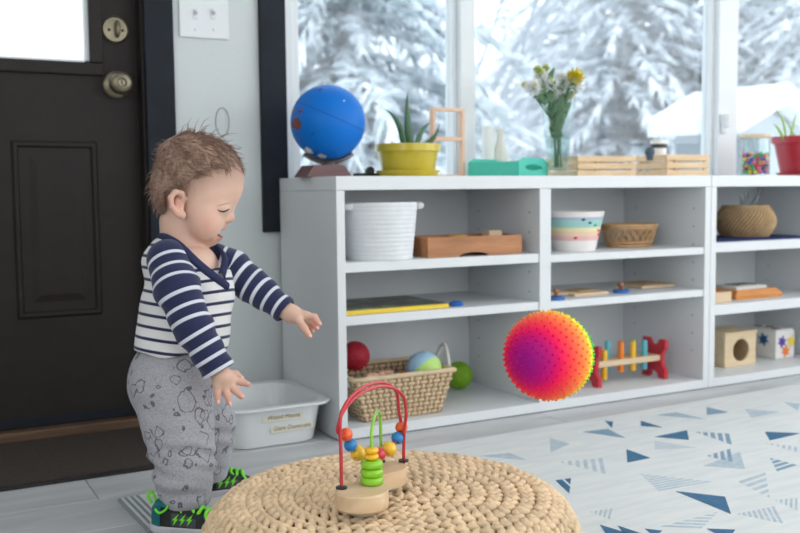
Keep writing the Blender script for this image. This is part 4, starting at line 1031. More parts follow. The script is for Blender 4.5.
for nm, lo, hi in (('side_board', (0, th+.0003, 0), (th, dp, hz)), ('side_board', (wx-th, th+.0003, 0), (wx, dp, hz)), ('back_board', (th+.0003, dp-th, 0), (wx-th-.0003, dp, hz)), ('bottom_board', (th+.0003, th+.0003, .001), (wx-th-.0003, dp-th-.0003, th)), ('lid', (-.003, -.003, hz+.0004), (wx+.003, dp+.003, hz+.010))):
    b = B(); b.bb(lo, hi, .001); b.out(nm, PINE, ob)
b = B(); b.lathe([(.020, hz+.0105), (.030, hz+.0105), (.030, hz+.0125), (.020, hz+.0125)], (wx*.5, dp*.5, 0), 24, close=True); b.out('lid_ring', PINE, ob, True, SM)
xa, xb = PY(775.5, 360, 2.375), PY(794, 357.5, 2.375)
a_ = xb.x-xa.x; hz = PY(776, 332, 2.375).z-S13; dc = .135
sc_ = thing('shape_sorter', 'white shape-sorting cube with coloured stars on its faces', 'toy', (xa.x, 2.375, S13))
SW = mat('white_painted_wood', srgb(234, 232, 230), .5, .03)
hz2 = hz; b = B(); b.bb((0, 0, 0), (a_, dc, hz2), .002); b.out('cube_body', SW, sc_)
b = B(); b.bb((.003, .003, hz2+.0003), (a_-.003, dc-.003, hz2+.006), .001); lid = b.out('lid', SW, sc_)
for (x_, y_) in ((a_*.35, .03), (a_*.6, .08), (a_*.4, .115)):
    b = B(); b.lathe([(0, hz2+.0063), (.015, hz2+.0063), (.015, hz2+.0075), (0, hz2+.0075)], (x_, y_, 0), 14); b.out('shape_hole', mat('plum_print', srgb(96, 44, 56), .5), lid)
def star(r, n=6): return [((r if i % 2 == 0 else r*.5)*math.cos(PI*i/n+.3), (r if i % 2 == 0 else r*.5)*math.sin(PI*i/n+.3)) for i in range(2*n)]
sm_ = {n_: mat('star_'+n_, c_, .5) for n_, c_ in (('blue', srgb(18, 92, 140)), ('violet', srgb(88, 66, 160)), ('yellow', srgb(246, 214, 60)), ('orange', srgb(246, 132, 60)))}
for (x_, z_, c_) in ((a_*.32, hz2*.62, 'violet'), (a_*.80, hz2*.60, 'yellow'), (a_*.52, hz2*.26, 'orange')):
    b = B(); b.prism(star(.023), .003, AX((1, 0, 0), (0, 0, 1), (0, -1, 0), (x_, -.0002, z_))); b.out('star', sm_[c_], sc_)
for (y_, z_) in ((dc*.40, hz2*.66), (dc*.82, hz2*.36)):
    b = B(); b.prism(star(.025), .003, AX((0, 1, 0), (0, 0, 1), (-1, 0, 0), (-.0002, y_, z_))); b.out('star', sm_['blue'], sc_)
# ================================================================== on the floor and the wall
# --- light switch plate
p = PY(203.5, 12, WY)
sw = thing('light_switch', 'white double toggle light switch plate beside the door casing', 'light switch', (p.x, WY-.0065, p.z))
hw_ = (PY(228.3, 20, WY).x-PY(178.7, 20, WY).x)/2; zb_ = PY(203, 38.5, WY).z-p.z
b = B(); b.box((0, .003, 0), (hw_*2, .006, -zb_*2), None, .003); b.out('cover_plate', VINYL, sw)
TG = mat('toggle_white', srgb(214, 218, 220), .4)
for u in (194.5, 212.5):
    q = PY(u, 14.5, WY)
    b = B(); b.box((q.x-p.x, -.0006, q.z-p.z), (.013, .002, .028), None, .0005); b.box((q.x-p.x, -.006, q.z-p.z+.004), (.008, .016, .009), Matrix.Rotation(R(-25), 4, 'X'), .001); b.out('toggle', TG, sw)
    for dz in (-.042, .042):
        b = B(); b.ball((q.x-p.x, -.0003, q.z-p.z+dz), (.0035, .0018, .0035), 10, 6); b.out('screw', TG, sw, True)
# --- thin wire loop hanging on the wall
p = PY(222, 122, WY)
b = B(); pts = []; kx = 1/ppm(p)
for q in range(28):
    a = 2*PI*q/28; pts.append((7.0*kx*math.sin(a), -.003, 14*kx*math.cos(a)))
b.tube(pts, .0009, 5, True); b.tube([(-.004, -.003, -14*kx), (.004, -.003, -17*kx), (.012, -.002, -19*kx)], .0009, 5)
o = b.out('wire_loop', mat('thin_grey_wire', srgb(120, 126, 130), .5, metal=.4)); o.location = (p.x, WY-.0005, p.z); tag(o, 'thin grey wire loop hanging on the wall under the light switch', 'wire')

# --- door mat
MATM = mat('brown_coir_mat', srgb(62, 52, 47), .95, .28, 140, .6, 500)
xr = .652; y0 = 2.235
dm = thing('door_mat', 'dark brown coir door mat with black edging, in front of the door', 'mat', (0.1, 2.43, 0))
b = B(); b.bb((-.42-.1, y0+.012-2.43, .0005), (xr-.012-.1, WY-.012-2.43, .010), .002); b.out('pile', MATM, dm)
EDGE = mat('black_rubber_edge', srgb(30, 29, 30), .6)
for lo, hi in (((-.435, y0, .0003), (xr, y0+.0118, .0075)), ((-.435, WY-.0118, .0003), (xr, WY-.001, .0075)), ((xr-.0118, y0+.012, .0003), (xr, WY-.012, .0075)), ((-.435, y0+.012, .0003), (-.4205, WY-.012, .0075))):
    b = B(); b.bb((lo[0]-.1, lo[1]-2.43, lo[2]), (hi[0]-.1, hi[1]-2.43, hi[2]), .001); b.out('edging', EDGE, dm)

# --- the rug with woven blue triangles
ra = Vector((.418, 2.043, 0)); rdir = (Vector((2.654, 2.120, 0))-ra).normalized(); rdn = Vector((rdir.y, -rdir.x, 0))
rug = thing('rug', 'off-white flat-woven rug with scattered blue triangles and fringed striped end', 'rug', ra, math.atan2(rdir.y, rdir.x))
RW, RL = 2.5, 1.75; RT = .006
RUGM = bpy.data.materials.new('off_white_weave'); RUGM.use_nodes = True; nt = RUGM.node_tree; L = nt.links.new; pb = nt.nodes['Principled BSDF']; pb.inputs['Roughness'].default_value = .95
tcn = nt.nodes.new('ShaderNodeTexCoord')
w1 = nt.nodes.new('ShaderNodeTexWave'); w1.inputs['Scale'].default_value = 60; w1.bands_direction = 'Y'; w1.inputs['Distortion'].default_value = 1.5; w1.inputs['Detail'].default_value = 1
w2 = nt.nodes.new('ShaderNodeTexWave'); w2.inputs['Scale'].default_value = 85; w2.bands_direction = 'DIAGONAL'; w2.inputs['Distortion'].default_value = 1.0
n1 = nt.nodes.new('ShaderNodeTexNoise'); n1.inputs['Scale'].default_value = 7; n1.inputs['Detail'].default_value = 6
mp = nt.nodes.new('ShaderNodeMapping'); mp.inputs['Scale'].default_value = (1, 6, 1)
for q in (w1, w2): L(tcn.outputs['Object'], q.inputs['Vector'])
L(tcn.outputs['Object'], mp.inputs['Vector']); L(mp.outputs['Vector'], n1.inputs['Vector'])
r1 = nt.nodes.new('ShaderNodeValToRGB'); e = r1.color_ramp.elements; e[0].position = .35; e[1].position = .6; e[0].color = (*srgb(218, 222, 224), 1); e[1].color = (*srgb(228, 230, 229), 1)
L(n1.outputs['Fac'], r1.inputs['Fac']); L(r1.outputs['Color'], pb.inputs['Base Color'])
mt_ = nt.nodes.new('ShaderNodeMath'); mt_.operation = 'MULTIPLY'; L(w1.outputs['Fac'], mt_.inputs[0]); L(w2.outputs['Fac'], mt_.inputs[1])
bp_ = nt.nodes.new('ShaderNodeBump'); bp_.inputs['Strength'].default_value = .45; bp_.inputs['Distance'].default_value = .003; L(mt_.outputs[0], bp_.inputs['Height']); L(bp_.outputs['Normal'], pb.inputs['Normal'])
b = B(); b.bb((.045, -RL, .0003), (RW, 0, RT), .002); b.out('woven_field', RUGM, rug)
# striped end: narrow woven bands beside the field
STR1 = mat('rug_band_grey_blue', srgb(140, 150, 158), .95, .1, 60, .3, 300); STR2 = mat('rug_band_white', srgb(216, 219, 218), .95, .05, 60, .3, 300)
for i in range(7):
    b = B(); b.bb((.0455-.0064*(i+1), -RL, .0003), (.0455-.0064*i-.0004, 0, RT-.0005), .001); b.out('end_stripe', STR1 if i % 2 == 0 else STR2, rug)
RUGB = {n_: mat('rug_'+n_, c_, .95, .12, 70, .4, 400) for n_, c_ in (('blue', srgb(62, 110, 146)), ('mid', srgb(132, 160, 182)), ('pale', srgb(184, 198, 208)))}
Mi = Matrix.Rotation(-math.atan2(rdir.y, rdir.x), 4, 'Z')
def rl(u, v):
    q = Mi @ (G(u, v, RT)-ra); return (q.x, q.y)
def tri(pts, c_, stripes=0, dir_=0, duty=.5):
    P2 = [Vector(rl(*q)) for q in pts]; b = B(); z0 = RT-.0006; hh_ = {'pale': .0010, 'mid': .0013, 'blue': .0016}[c_]
    if not stripes:
        b.prism([(q.x, q.y) for q in P2], hh_, None, z0)
    else:      # hatched: cut the triangle into bands parallel to one side
        A_, B_, C_ = P2[dir_], P2[(dir_+1) % 3], P2[(dir_+2) % 3]
        for s_ in range(stripes):
            t0, t1 = s_/stripes, (s_+duty)/stripes
            b.prism([tuple(A_.lerp(B_, t0)) if t0 > 0 else tuple(A_.lerp(B_, .001)), tuple(A_.lerp(B_, t1)), tuple(A_.lerp(C_, t1)), tuple(A_.lerp(C_, t0)) if t0 > 0 else tuple(A_.lerp(C_, .001))], hh_, None, z0)
    o = b.out('woven_triangle', RUGB[c_], rug)
    if stripes: o['kind'] = 'stuff'
tri([(626.5, 449.5), (650, 458), (627.5, 462.5)], 'blue')
tri([(655, 437), (687, 430.5), (689, 440)], 'blue')
tri([(676, 491.5), (725, 497), (731, 514)], 'blue')
tri([(765, 432), (800, 433.5), (770, 440.5)], 'blue')
tri([(641, 421), (662, 427.5), (641, 426)], 'blue')
tri([(605, 421), (613, 422), (612, 428)], 'blue')
tri([(600, 525), (632, 535), (610, 540)], 'blue'); tri([(618, 526), (642, 534), (628, 540)], 'blue'); tri([(645, 529), (662, 531), (655, 537)], 'blue')
tri([(553, 481), (571, 478.5), (569, 496)], 'blue', 2, 1, .7)
tri([(707, 529), (735, 530), (728, 540)], 'blue')
tri([(706.5, 407), (728, 412.5), (707, 415)], 'mid')
tri([(583, 432), (625, 438), (608, 429)], 'mid')
tri([(696, 432), (732, 434), (735, 446)], 'mid', 5, 0, .6)
tri([(707, 456), (733, 448), (736, 463)], 'mid', 4, 0, .55)
tri([(770, 458), (800, 466), (778, 473)], 'mid', 4, 0, .6)
tri([(655, 415), (706, 419.5), (675, 412)], 'mid', 9, 1, .5)
tri([(550, 438), (570, 444), (551, 452)], 'pale')
tri([(560, 462), (606, 458), (610, 475)], 'pale', 6, 0, .5)
tri([(655, 441), (700, 448), (655, 450)], 'pale', 8, 0, .5)
tri([(640, 474), (715, 482), (660, 492)], 'pale', 9, 0, .55)
tri([(737, 514), (776, 506), (786, 524)], 'pale', 8, 0, .6)
tri([(655, 528), (718, 512), (700, 530)], 'pale', 6, 1, .5)
tri([(703, 466), (740, 452), (745, 469)], 'pale')
tri([(745, 409), (780, 412), (752, 418)], 'pale'); tri([(784, 402), (800, 404), (798, 411)], 'pale')
tri([(735, 480), (765, 470), (770, 498)], 'pale', 5, 2, .5)
tri([(480, 456), (526, 460), (510, 453)], 'pale'); tri([(765, 443), (800, 447), (800, 453)], 'pale', 6, 0, .5)
tri([(590, 512), (615, 508), (612, 520)], 'pale', 5, 0, .5); tri([(775, 500), (800, 498), (800, 512)], 'pale', 5, 0, .5)
tri([(170, 529), (150, 520), (160, 540)], 'pale', 5, 0, .5)

# --- white plastic bin with two tape labels
BINM = mat('white_bin_plastic', srgb(226, 230, 232), .35, .02, 6)
bl0 = G(228, 453.5); br0 = G(323, 431)
bn = thing('storage_bin', 'white plastic storage bin with two written labels, beside the bookcase', 'bin', (.874, 2.420, 0))
def rrect(hx, hy, r, n=7):
    out = []
    for cx_, cy_, a0 in ((hx-r, hy-r, 0), (-hx+r, hy-r, 90), (-hx+r, -hy+r, 180), (hx-r, -hy+r, 270)):
        for i in range(n+1): a = R(a0+90*i/n); out.append((cx_+r*math.cos(a), cy_+r*math.sin(a)))
    return out
b = B(); zr = .103
secs = [(.112, .128, .05, .0), (.117, .133, .052, .003), (.129, .150, .05, zr-.006), (.129, .150, .05, zr), (.151, .172, .06, zr-.001), (.153, .174, .06, zr+.003), (.150, .171, .06, zr+.006), (.126, .147, .05, zr+.005), (.122, .143, .05, zr-.004), (.110, .126, .048, .006)]
rg_ = []
for hx, hy, r_, z_ in secs: rg_.append([b.bm.verts.new((x_, y_, z_)) for x_, y_ in rrect(hx, hy, r_)])
for A_, C_ in zip(rg_, rg_[1:]):
    for q in range(len(A_)): b.bm.faces.new((A_[q], A_[(q+1) % len(A_)], C_[(q+1) % len(A_)], C_[q]))
b.bm.faces.new(rg_[0][::-1]); b.bm.faces.new(rg_[-1]); b.out('bin_body', BINM, bn, True, SM)
TAPE = mat('masking_tape', srgb(222, 218, 198), .7, .04); INK = mat('marker_ink', srgb(96, 86, 62), .8)
fn = Vector((0, -1, .17)).normalized(); fx_ = Vector((1, 0, 0)); fu = fn.cross(fx_)*1.0; fu = Vector((0, .17, 1)).normalized()
def bin_face(x_, z_, out): t_ = z_/(zr-.006); return Vector((x_, -(.133+.017*t_), z_))+fn*out
def tape_label(xc, zc, wd, ht, text, size):
    b = B(); b.box(bin_face(xc, zc, .0008), (wd, ht, .0009), AX(fx_, fu, fn)); t_ = b.out('tape_label', TAPE, bn)
    cu = bpy.data.curves.new('writing', 'FONT'); cu.body = text; cu.size = size; cu.align_x = 'CENTER'; cu.align_y = 'CENTER'; cu.shear = .25; cu.extrude = .0002
    tmp = bpy.data.objects.new('writing_curve', cu); COL.objects.link(tmp)
    dg = bpy.context.evaluated_depsgraph_get(); me = bpy.data.meshes.new_from_object(tmp.evaluated_get(dg))
    bpy.data.objects.remove(tmp)
    me.transform(AX(fx_, fu, fn, bin_face(xc, zc, .0016))); o = link('writing', me, INK, t_); return t_
tape_label(.012, .0785, .112, .021, 'Wood Pieces', .0165)
tape_label(.037, .047, .115, .018, 'Giant Dominoes', .0155)

# --- round seagrass pouf: concentric braided rows over a dark core
PC = G(391, 493, .165); PH, PR = .165, .303
pf = thing('woven_pouf', 'round woven water-hyacinth pouf carrying the bead toy', 'pouf', (PC.x, PC.y, 0))
prof = []
def pprof(s):           # along the profile from the top centre outwards and down
    rt = PR-.062
    if s < rt: return (s, PH+.004*(1-(s/rt)**2)), (0, 1)
    s2 = s-rt; arc = .075*PI/2*.95
    if s2 < arc:
        a = s2/arc*PI/2; return (rt+.062*math.sin(a), PH-.075+.075*math.cos(a)), (math.sin(a), math.cos(a))
    s3 = s2-arc; return (PR-.10*s3*s3*3, PH-.075-s3), (1, 0)
b = B(); pp = []; s = 0
smax = (PR-.062)+.075*PI/2*.95+(PH-.075)-.014
while s < smax: (r_, z_), (nx, nz_) = pprof(s); pp.append((max(0, r_-.009*nx), z_-.010*nz_)); s += .012
pp.append((PR*.93, .0065)); pp.append((0, .0065))
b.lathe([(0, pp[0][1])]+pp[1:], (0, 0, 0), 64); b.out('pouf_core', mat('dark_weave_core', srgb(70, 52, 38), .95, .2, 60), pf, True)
HYA = mat('dried_hyacinth', srgb(226, 198, 162), .75, .18, 26, .35, 150, stretch=(1, 1, 1))
rg = random.Random(5)
def strand(b, c, d, sd_, nn_, hl, hw, hh_):
    """one plump twisted leaf: 6 sections of 6"""
    rings = []
    for i, t_ in enumerate((-1, -.62, -.2, .25, .66, 1)):
        f = (1-abs(t_)**2.6)*.94+.06; cc = c+d*hl*t_+nn_*(-.45*hh_*t_*t_)+sd_*(hw*.25*t_*abs(t_))
        rings.append([b.bm.verts.new(cc+sd_*math.cos(a)*hw*f+nn_*math.sin(a)*hh_*f) for a in (0, PI/3, 2*PI/3, PI, 4*PI/3, 5*PI/3)])
    for A_, C_ in zip(rings, rings[1:]):
        for q in range(6): b.bm.faces.new((A_[q], A_[(q+1) % 6], C_[(q+1) % 6], C_[q]))
    b.bm.faces.new(rings[0][::-1]); b.bm.faces.new(rings[-1])
pitch = .0258; i = 0; s = .012
while s < smax:
    (r_, z_), (nx, nz_) = pprof(s); b = B(); n = max(4, int(2*PI*r_/.0205))
    for c_ in range(n):
        a = 2*PI*(c_+.5*(i % 2)+rg.uniform(-.10, .10))/n
        rad = Vector((math.cos(a), math.sin(a), 0)); tan = Vector((-math.sin(a), math.cos(a), 0)); nn_ = (rad*nx+Vector((0, 0, nz_))).normalized(); acr = tan.cross(nn_)
        P_ = rad*r_+Vector((0, 0, z_))+nn_*(rg.uniform(-.001, .001)-.002)
        for h_ in (-1, 1):       # the two crossing halves of the braid
            d = (tan*.84+acr*(.52*h_+rg.uniform(-.12, .12))-nn_*.10).normalized(); n2 = (nn_+acr*h_*.5).normalized(); sd_ = d.cross(n2).normalized(); n2 = sd_.cross(d)
            strand(b, P_+acr*h_*pitch*.225-nn_*.0012+tan*(.0052 if h_ > 0 else -.0052), d, sd_, n2, .0138*rg.uniform(.92, 1.1), .0069*rg.uniform(.9, 1.1), .0062)
    b.out('braid_row', HYA, pf, True); s += pitch; i += 1

# --- bead maze on the pouf
BZ = PH+.0075
tq = G(372, 492, BZ+.04)
A1 = G(362, 489, BZ+.036); A2 = G(386, 466, BZ+.036)      # middles of the two lobes, on the board's top
bz = thing('bead_maze', 'wooden bead maze with red and green wires and coloured beads, on the pouf', 'toy', ((A1.x+A2.x)/2, (A1.y+A2.y)/2, BZ))
org = Vector(bz.location)
def bl(v): return Vector(v)-org
ua = (A2-A1); ua.z = 0; Ld = ua.length; ua.normalize(); ub = Vector((-ua.y, ua.x, 0))
BT = .036
outl = []; n = 64
r1_, r2_ = .039, .033
c1_, c2_ = -Ld/2-.000, Ld/2
for q in range(n):            # peanut outline by a radial search of two merged discs
    a = 2*PI*q/n; dx, dy = math.cos(a), math.sin(a); lo, hi = 0.0, .2
    for _ in range(28):
        m_ = (lo+hi)/2; x_, y_ = dx*m_, dy*m_
        f = (r1_**2/((x_-c1_)**2+y_**2+1e-9))**1.1+(r2_**2/((x_-c2_)**2+y_**2+1e-9))**1.1
        lo, hi = (m_, hi) if f > 1.0 else (lo, m_)
    outl.append((dx*lo, dy*lo))
BASEW = bpy.data.materials.get('toy_beech') or wood('toy_beech', srgb(206, 172, 132), srgb(232, 206, 170), .5, 'X', 2.2, 7)
b = B()
rgs = []
for sc2, z_ in ((.965, .009), (1.0, .012), (1.0, BT-.003), (.97, BT)):
    rgs.append([b.bm.verts.new(ua*x_*sc2+ub*y_*sc2+Vector((0, 0, z_))) for x_, y_ in outl])
for A_, C_ in zip(rgs, rgs[1:]):
    for q in range(n): b.bm.faces.new((A_[q], A_[(q+1) % n], C_[(q+1) % n], C_[q]))
b.bm.faces.new(rgs[0][::-1]); b.bm.faces.new(rgs[-1]); b.out('base', BASEW, bz, True, R(30))
for c_ in (c1_, c2_):
    b = B(); b.lathe([(0, .0), (.020, .0), (.024, .0085), (0, .0088)], ua*c_, 24); b.out('suction_foot', mat('grey_clear_rubber', srgb(170, 170, 168), .4), bz, True, SM)
zt_ = BZ+BT
F1, F2 = bl(G(341.5, 488.5, zt_)), bl(G(403.5, 461.5, zt_))
REDW = mat('red_coated_wire', srgb(196, 36, 50), .3, .03, coat=.5); GRNW = mat('green_coated_wire', srgb(140, 206, 50), .3, .03, coat=.5)
wd_ = F2-F1; half = wd_.length/2; wdn = wd_.normalized(); side_ = Vector((-wdn.y, wdn.x, 0))
md = (F1+F2)/2; kk = 1/ppm(md+org); zt0 = md.z
topz = zt0+ (474-383)*kk; Rv = half
def wp(fx, z_, off): return md+wdn*fx*half+side_*off+Vector((0, 0, z_-zt0))
def wire_px(u, v, off):        # the place on the wire's plane seen at that pixel
    pp_ = md+org+side_*off; d = ray(u, v); C0 = Vector((0, 0, CZ)); return bl(C0+d*((pp_-C0).dot(side_)/d.dot(side_)))
BEADS = [(346, 434.5, .0103, 'orange'), (350.5, 445, .0103, 'blue'), (358, 453, .0123, 'yellow'), (368.5, 456, .0112, 'red'), (378.5, 454.5, .0118, 'red'), (389, 449, .0123, 'yellow'), (397.5, 438, .0103, 'blue'), (401.5, 427.5, .0103, 'orange')]
path = [wp(-1, zt0-.004, 0), wp(-1, zt0+.05, 0), wp(-1, topz-.062, .001)]
for q in range(1, 12): a = PI*(1-q/12); path.append(wp(math.cos(a), topz-.045+.045*math.sin(a), .001+.008*q/12))
path.append(wp(1.0, topz-.060, .008))
for u, v, r_, c_ in BEADS[::-1]: path.append(wire_px(u, v, .008))
path.append(wp(-.98, topz-.058, .007))
for q in range(1, 12): a = PI*(1-q/12); path.append(wp(math.cos(a), topz-.050+.045*math.sin(a), .004-.010*q/12))
path += [wp(1, topz-.065, -.006), wp(1, zt0+.05, -.002), wp(1, zt0-.004, 0)]
pth = catmull(path, 5)
b = B(); b.tube(pth, .0027, 10); b.out('red_wire', REDW, bz, True)
for F_ in (F1, F2):
    b = B(); b.lathe([(0, 0), (.0085, 0), (.0085, .0025), (.004, .004), (0, .004)], F_+Vector((0, 0, .0003)), 20); b.out('wire_cap', BLK, bz, True, SM)
G1, G2 = bl(G(372, 484, zt_)), bl(G(381, 462, zt_))
gt = zt0+(474-413)*kk; gm = (G1+G2)/2
gp = [G1+Vector((0, 0, -.004)), G1+Vector((0, 0, (gt-zt0)*.7))]+[gm+(G1-gm)*math.cos(PI*q/8)+Vector((0, 0, (gt-zt0)*(.72+.28*math.sin(PI*q/8)))) for q in range(1, 8)]+[G2+Vector((0, 0, (gt-zt0)*.7)), G2+Vector((0, 0, -.004))]
b = B(); b.tube(catmull(gp, 4), .0026, 10); b.out('green_wire', GRNW, bz, True)
b = B(); b.lathe([(0, 0), (.007, 0), (.007, .0025), (.004, .004), (0, .004)], G2+Vector((0, 0, .0003)), 20); b.out('wire_cap', BLK, bz, True, SM)
LIME = mat('lime_lacquer', srgb(140, 206, 36), .35, .04, coat=.4); SUN = mat('sun_yellow_lacquer', srgb(246, 190, 28), .35, .04, coat=.4)
z_ = .0005
for i, (rr, hh_, m_) in enumerate(((.0178, .0122, LIME), (.0178, .0122, LIME), (.0172, .0122, LIME), (.0108, .0095, SUN), (.0108, .0095, SUN))):
    b = B(); b.lathe([(.003, 0)]+[(rr-.0052+.0052*math.sin(R(t_)), hh_/2-hh_/2*math.cos(R(t_))) for t_ in range(0, 181, 20)]+[(.003, hh_)], G1+Vector((0, 0, z_)), 28, close=True); b.out('stacking_ring', m_, bz, True, R(60)); z_ += hh_+.0002
bcol = {'orange': mat('bead_orange_wood', srgb(238, 96, 40), .35, .04, coat=.4), 'blue': mat('bead_blue_wood', srgb(20, 128, 196), .35, .04, coat=.4), 'yellow': mat('bead_yellow_wood', srgb(244, 196, 44), .35, .04, coat=.4), 'red': mat('bead_red_wood', srgb(206, 34, 48), .35, .04, coat=.4)}
# beads threaded along the sagging part of the wire, from one side to the other
def bead_at(u, v, off, r_, c_):
    # the place on the wire plane seen at that pixel
    pn = side_; pp_ = md+org+side_*off; d = ray(u, v); C0 = Vector((0, 0, CZ)); t_ = (pp_-C0).dot(pn)/d.dot(pn)
    q = C0+d*t_; b = B(); b.lathe([(.0026, -r_*.93)]+[(r_*math.cos(R(t2)), r_*math.sin(R(t2))) for t2 in range(-68, 69, 17)]+[(.0026, r_*.93)], bl(q), 24, along(side_*.2+wdn*.6+Vector((0, 0, .4))), close=True); b.out('bead', bcol[c_], bz, True)
for u, v, r_, c_ in BEADS: bead_at(u, v, .008, r_, c_)

# --- spiky rainbow ball in mid-air
BD = 1.80; bcen = PD(548.5, 355.5, BD); br_ = 44.0*BD/FPX
sbal = thing('spiky_ball', 'spiky rubber ball in rainbow bands of purple, pink, orange, yellow and green, in mid-air', 'ball', bcen)
RB = bpy.data.materials.new('rainbow_rubber'); RB.use_nodes = True; nt = RB.node_tree; L = nt.links.new; pb = nt.nodes['Principled BSDF']; pb.inputs['Roughness'].default_value = .6; pb.inputs['Specular IOR Level'].default_value = .25
axn = (RH*-.58+Vector((0, 0, .02))+FH*-.81).normalized()
tcn = nt.nodes.new('ShaderNodeTexCoord'); vm = nt.nodes.new('ShaderNodeVectorMath'); vm.operation = 'NORMALIZE'; dp_ = nt.nodes.new('ShaderNodeVectorMath'); dp_.operation = 'DOT_PRODUCT'; dp_.inputs[1].default_value = axn
L(tcn.outputs['Object'], vm.inputs[0]); L(vm.outputs[0], dp_.inputs[0])
mr = nt.nodes.new('ShaderNodeMapRange'); mr.inputs['From Min'].default_value = -1; mr.inputs['From Max'].default_value = 1; L(dp_.outputs['Value'], mr.inputs['Value'])
cr_ = nt.nodes.new('ShaderNodeValToRGB'); e = cr_.color_ramp.elements
stops = [(.0, srgb(150, 30, 150)), (.12, srgb(40, 110, 200)), (.26, srgb(40, 200, 110)), (.335, srgb(90, 230, 70)), (.405, srgb(240, 240, 50)), (.50, srgb(255, 176, 58)), (.64, srgb(255, 122, 66)), (.775, srgb(255, 66, 70)), (.865, srgb(246, 10, 92)), (.94, srgb(200, 0, 124)), (1.0, srgb(164, 4, 138))]
e[0].position, e[0].color = stops[0][0], (*stops[0][1], 1); e[1].position, e[1].color = 1.0, (*stops[-1][1], 1)
for ps, c_ in stops[1:-1]: q = e.new(ps); q.color = (*c_, 1)
L(mr.outputs[0], cr_.inputs['Fac']); L(cr_.outputs['Color'], pb.inputs['Base Color'])
b = B(); b.ball((0, 0, 0), br_, 64, 40); b.out('ball_body', RB, sbal, True)
b = B(); n = 460
for i in range(n):
    zz = 1-2*(i+.5)/n; a = i*2.399963; d = Vector((math.sqrt(1-zz*zz)*math.cos(a), math.sqrt(1-zz*zz)*math.sin(a), zz))
    b.cyl(d*(br_+.0014), .0030, .0042, 8, .0014, along(d))
b.out('spikes', RB, sbal, True, R(50))['kind'] = 'stuff'
# ================================================================== the toddler
# the figure is modelled in its own frame: a = the way the child faces, b = away from the camera, c = up
D0 = 1.95
_b = PD(188, 400, D0); TB = Vector((_b.x, _b.y, 0))
person = thing('person', 'toddler in striped top, grey printed trousers and neon-laced shoes, reaching out', 'person', TB, -YAW)
def loc(p): d = Vector(p)-TB; return np.array((d.dot(RH), d.dot(FH), p[2]))
def K(u, v, w_=0.0): return loc(PD(u, v, D0+w_))
def KG(u, v, z=0.0): return loc(G(u, v, z))

def seg(P, a, b, r1, r2):
    ba = b-a; t = np.clip(((P-a)@ba)/max(1e-9, ba@ba), 0, 1)
    return np.linalg.norm(P-a-t[:, None]*ba, axis=1)-(r1+(r2-r1)*t)
def ell(P, c, r, tilt=0.0):
    Q = P-c
    if tilt: s_, q_ = math.sin(tilt), math.cos(tilt); Q = np.stack((Q[:, 0]*q_+Q[:, 2]*s_, Q[:, 1], -Q[:, 0]*s_+Q[:, 2]*q_), 1)
    r = np.array(r, dtype=float); k0 = np.linalg.norm(Q/r, axis=1); k1 = np.linalg.norm(Q/(r*r), axis=1)
    return k0*(k0-1)/np.maximum(k1, 1e-6)
def smin(a, b, k):
    h = np.clip(.5+.5*(b-a)/k, 0, 1); return b+(a-b)*h-k*h*(1-h)
def smax(a, b, k): return -smin(-a, -b, k)
def chain(P, pts, k=.012):
    d = None
    for (a, ra_), (b, rb_) in zip(pts, pts[1:]):
        e_ = seg(P, a, b, ra_, rb_); d = e_ if d is None else smin(d, e_, k)
    return d
def nets(f, lo, hi, h):
    """surface nets: one vertex in every cell the surface crosses"""
    lo = np.array(lo); n = np.ceil((np.array(hi)-lo)/h).astype(int)+1
    ax = [lo[i]+h*np.arange(n[i]) for i in range(3)]
    Gd = np.stack(np.meshgrid(*ax, indexing='ij'), -1).reshape(-1, 3)
    V = np.empty(len(Gd))
    for s in range(0, len(Gd), 400000): V[s:s+400000] = f(Gd[s:s+400000])
    V = V.reshape(n); I = V < 0
    c = [I[i:n[0]-1+i, j:n[1]-1+j, k:n[2]-1+k] for i in (0, 1) for j in (0, 1) for k in (0, 1)]
    sm_ = sum(x.astype(np.int8) for x in c); act = (sm_ > 0) & (sm_ < 8)
    idx = -np.ones(act.shape, dtype=int); cells = np.argwhere(act); idx[act] = np.arange(len(cells))
    pos = np.zeros((len(cells), 3)); cnt = np.zeros(len(cells))
    cor = [(i, j, k) for i in (0, 1) for j in (0, 1) for k in (0, 1)]
    for p_ in cor:
        for d in range(3):
            if p_[d] == 1: continue
            q_ = list(p_); q_[d] = 1; A_ = cells+np.array(p_); B_ = cells+np.array(q_)
            va, vb = V[tuple(A_.T)], V[tuple(B_.T)]; m_ = (va < 0) != (vb < 0)
            t = np.where(m_, va/np.where(np.abs(va-vb) < 1e-12, 1, va-vb), 0)
            pos += np.where(m_[:, None], A_+t[:, None]*(B_-A_), 0); cnt += m_
    pos = lo+h*pos/cnt[:, None]
    faces = []
    for d in range(3):
        e1, e2 = [x for x in range(3) if x != d]
        s0 = [slice(1, n[0]-1), slice(1, n[1]-1), slice(1, n[2]-1)]; s1 = list(s0); s0[d] = slice(0, n[d]-1); s1[d] = slice(1, n[d])
        a_, b_ = I[tuple(s0)], I[tuple(s1)]; cr_ = np.argwhere(a_ != b_); 
        if not len(cr_): continue
        fl_ = a_[tuple(cr_.T)]; off = np.array([1, 1, 1]); off[d] = 0; C_ = cr_+off
        def at(i, j): q_ = C_.copy(); q_[:, e1] -= i; q_[:, e2] -= j; return idx[tuple(q_.T)]
        Q = np.stack((at(0, 0), at(1, 0), at(1, 1), at(0, 1)), 1)
        flip = fl_ if d != 1 else ~fl_
        Q[~flip] = Q[~flip][:, ::-1]; faces.append(Q)
    return pos, np.concatenate(faces)
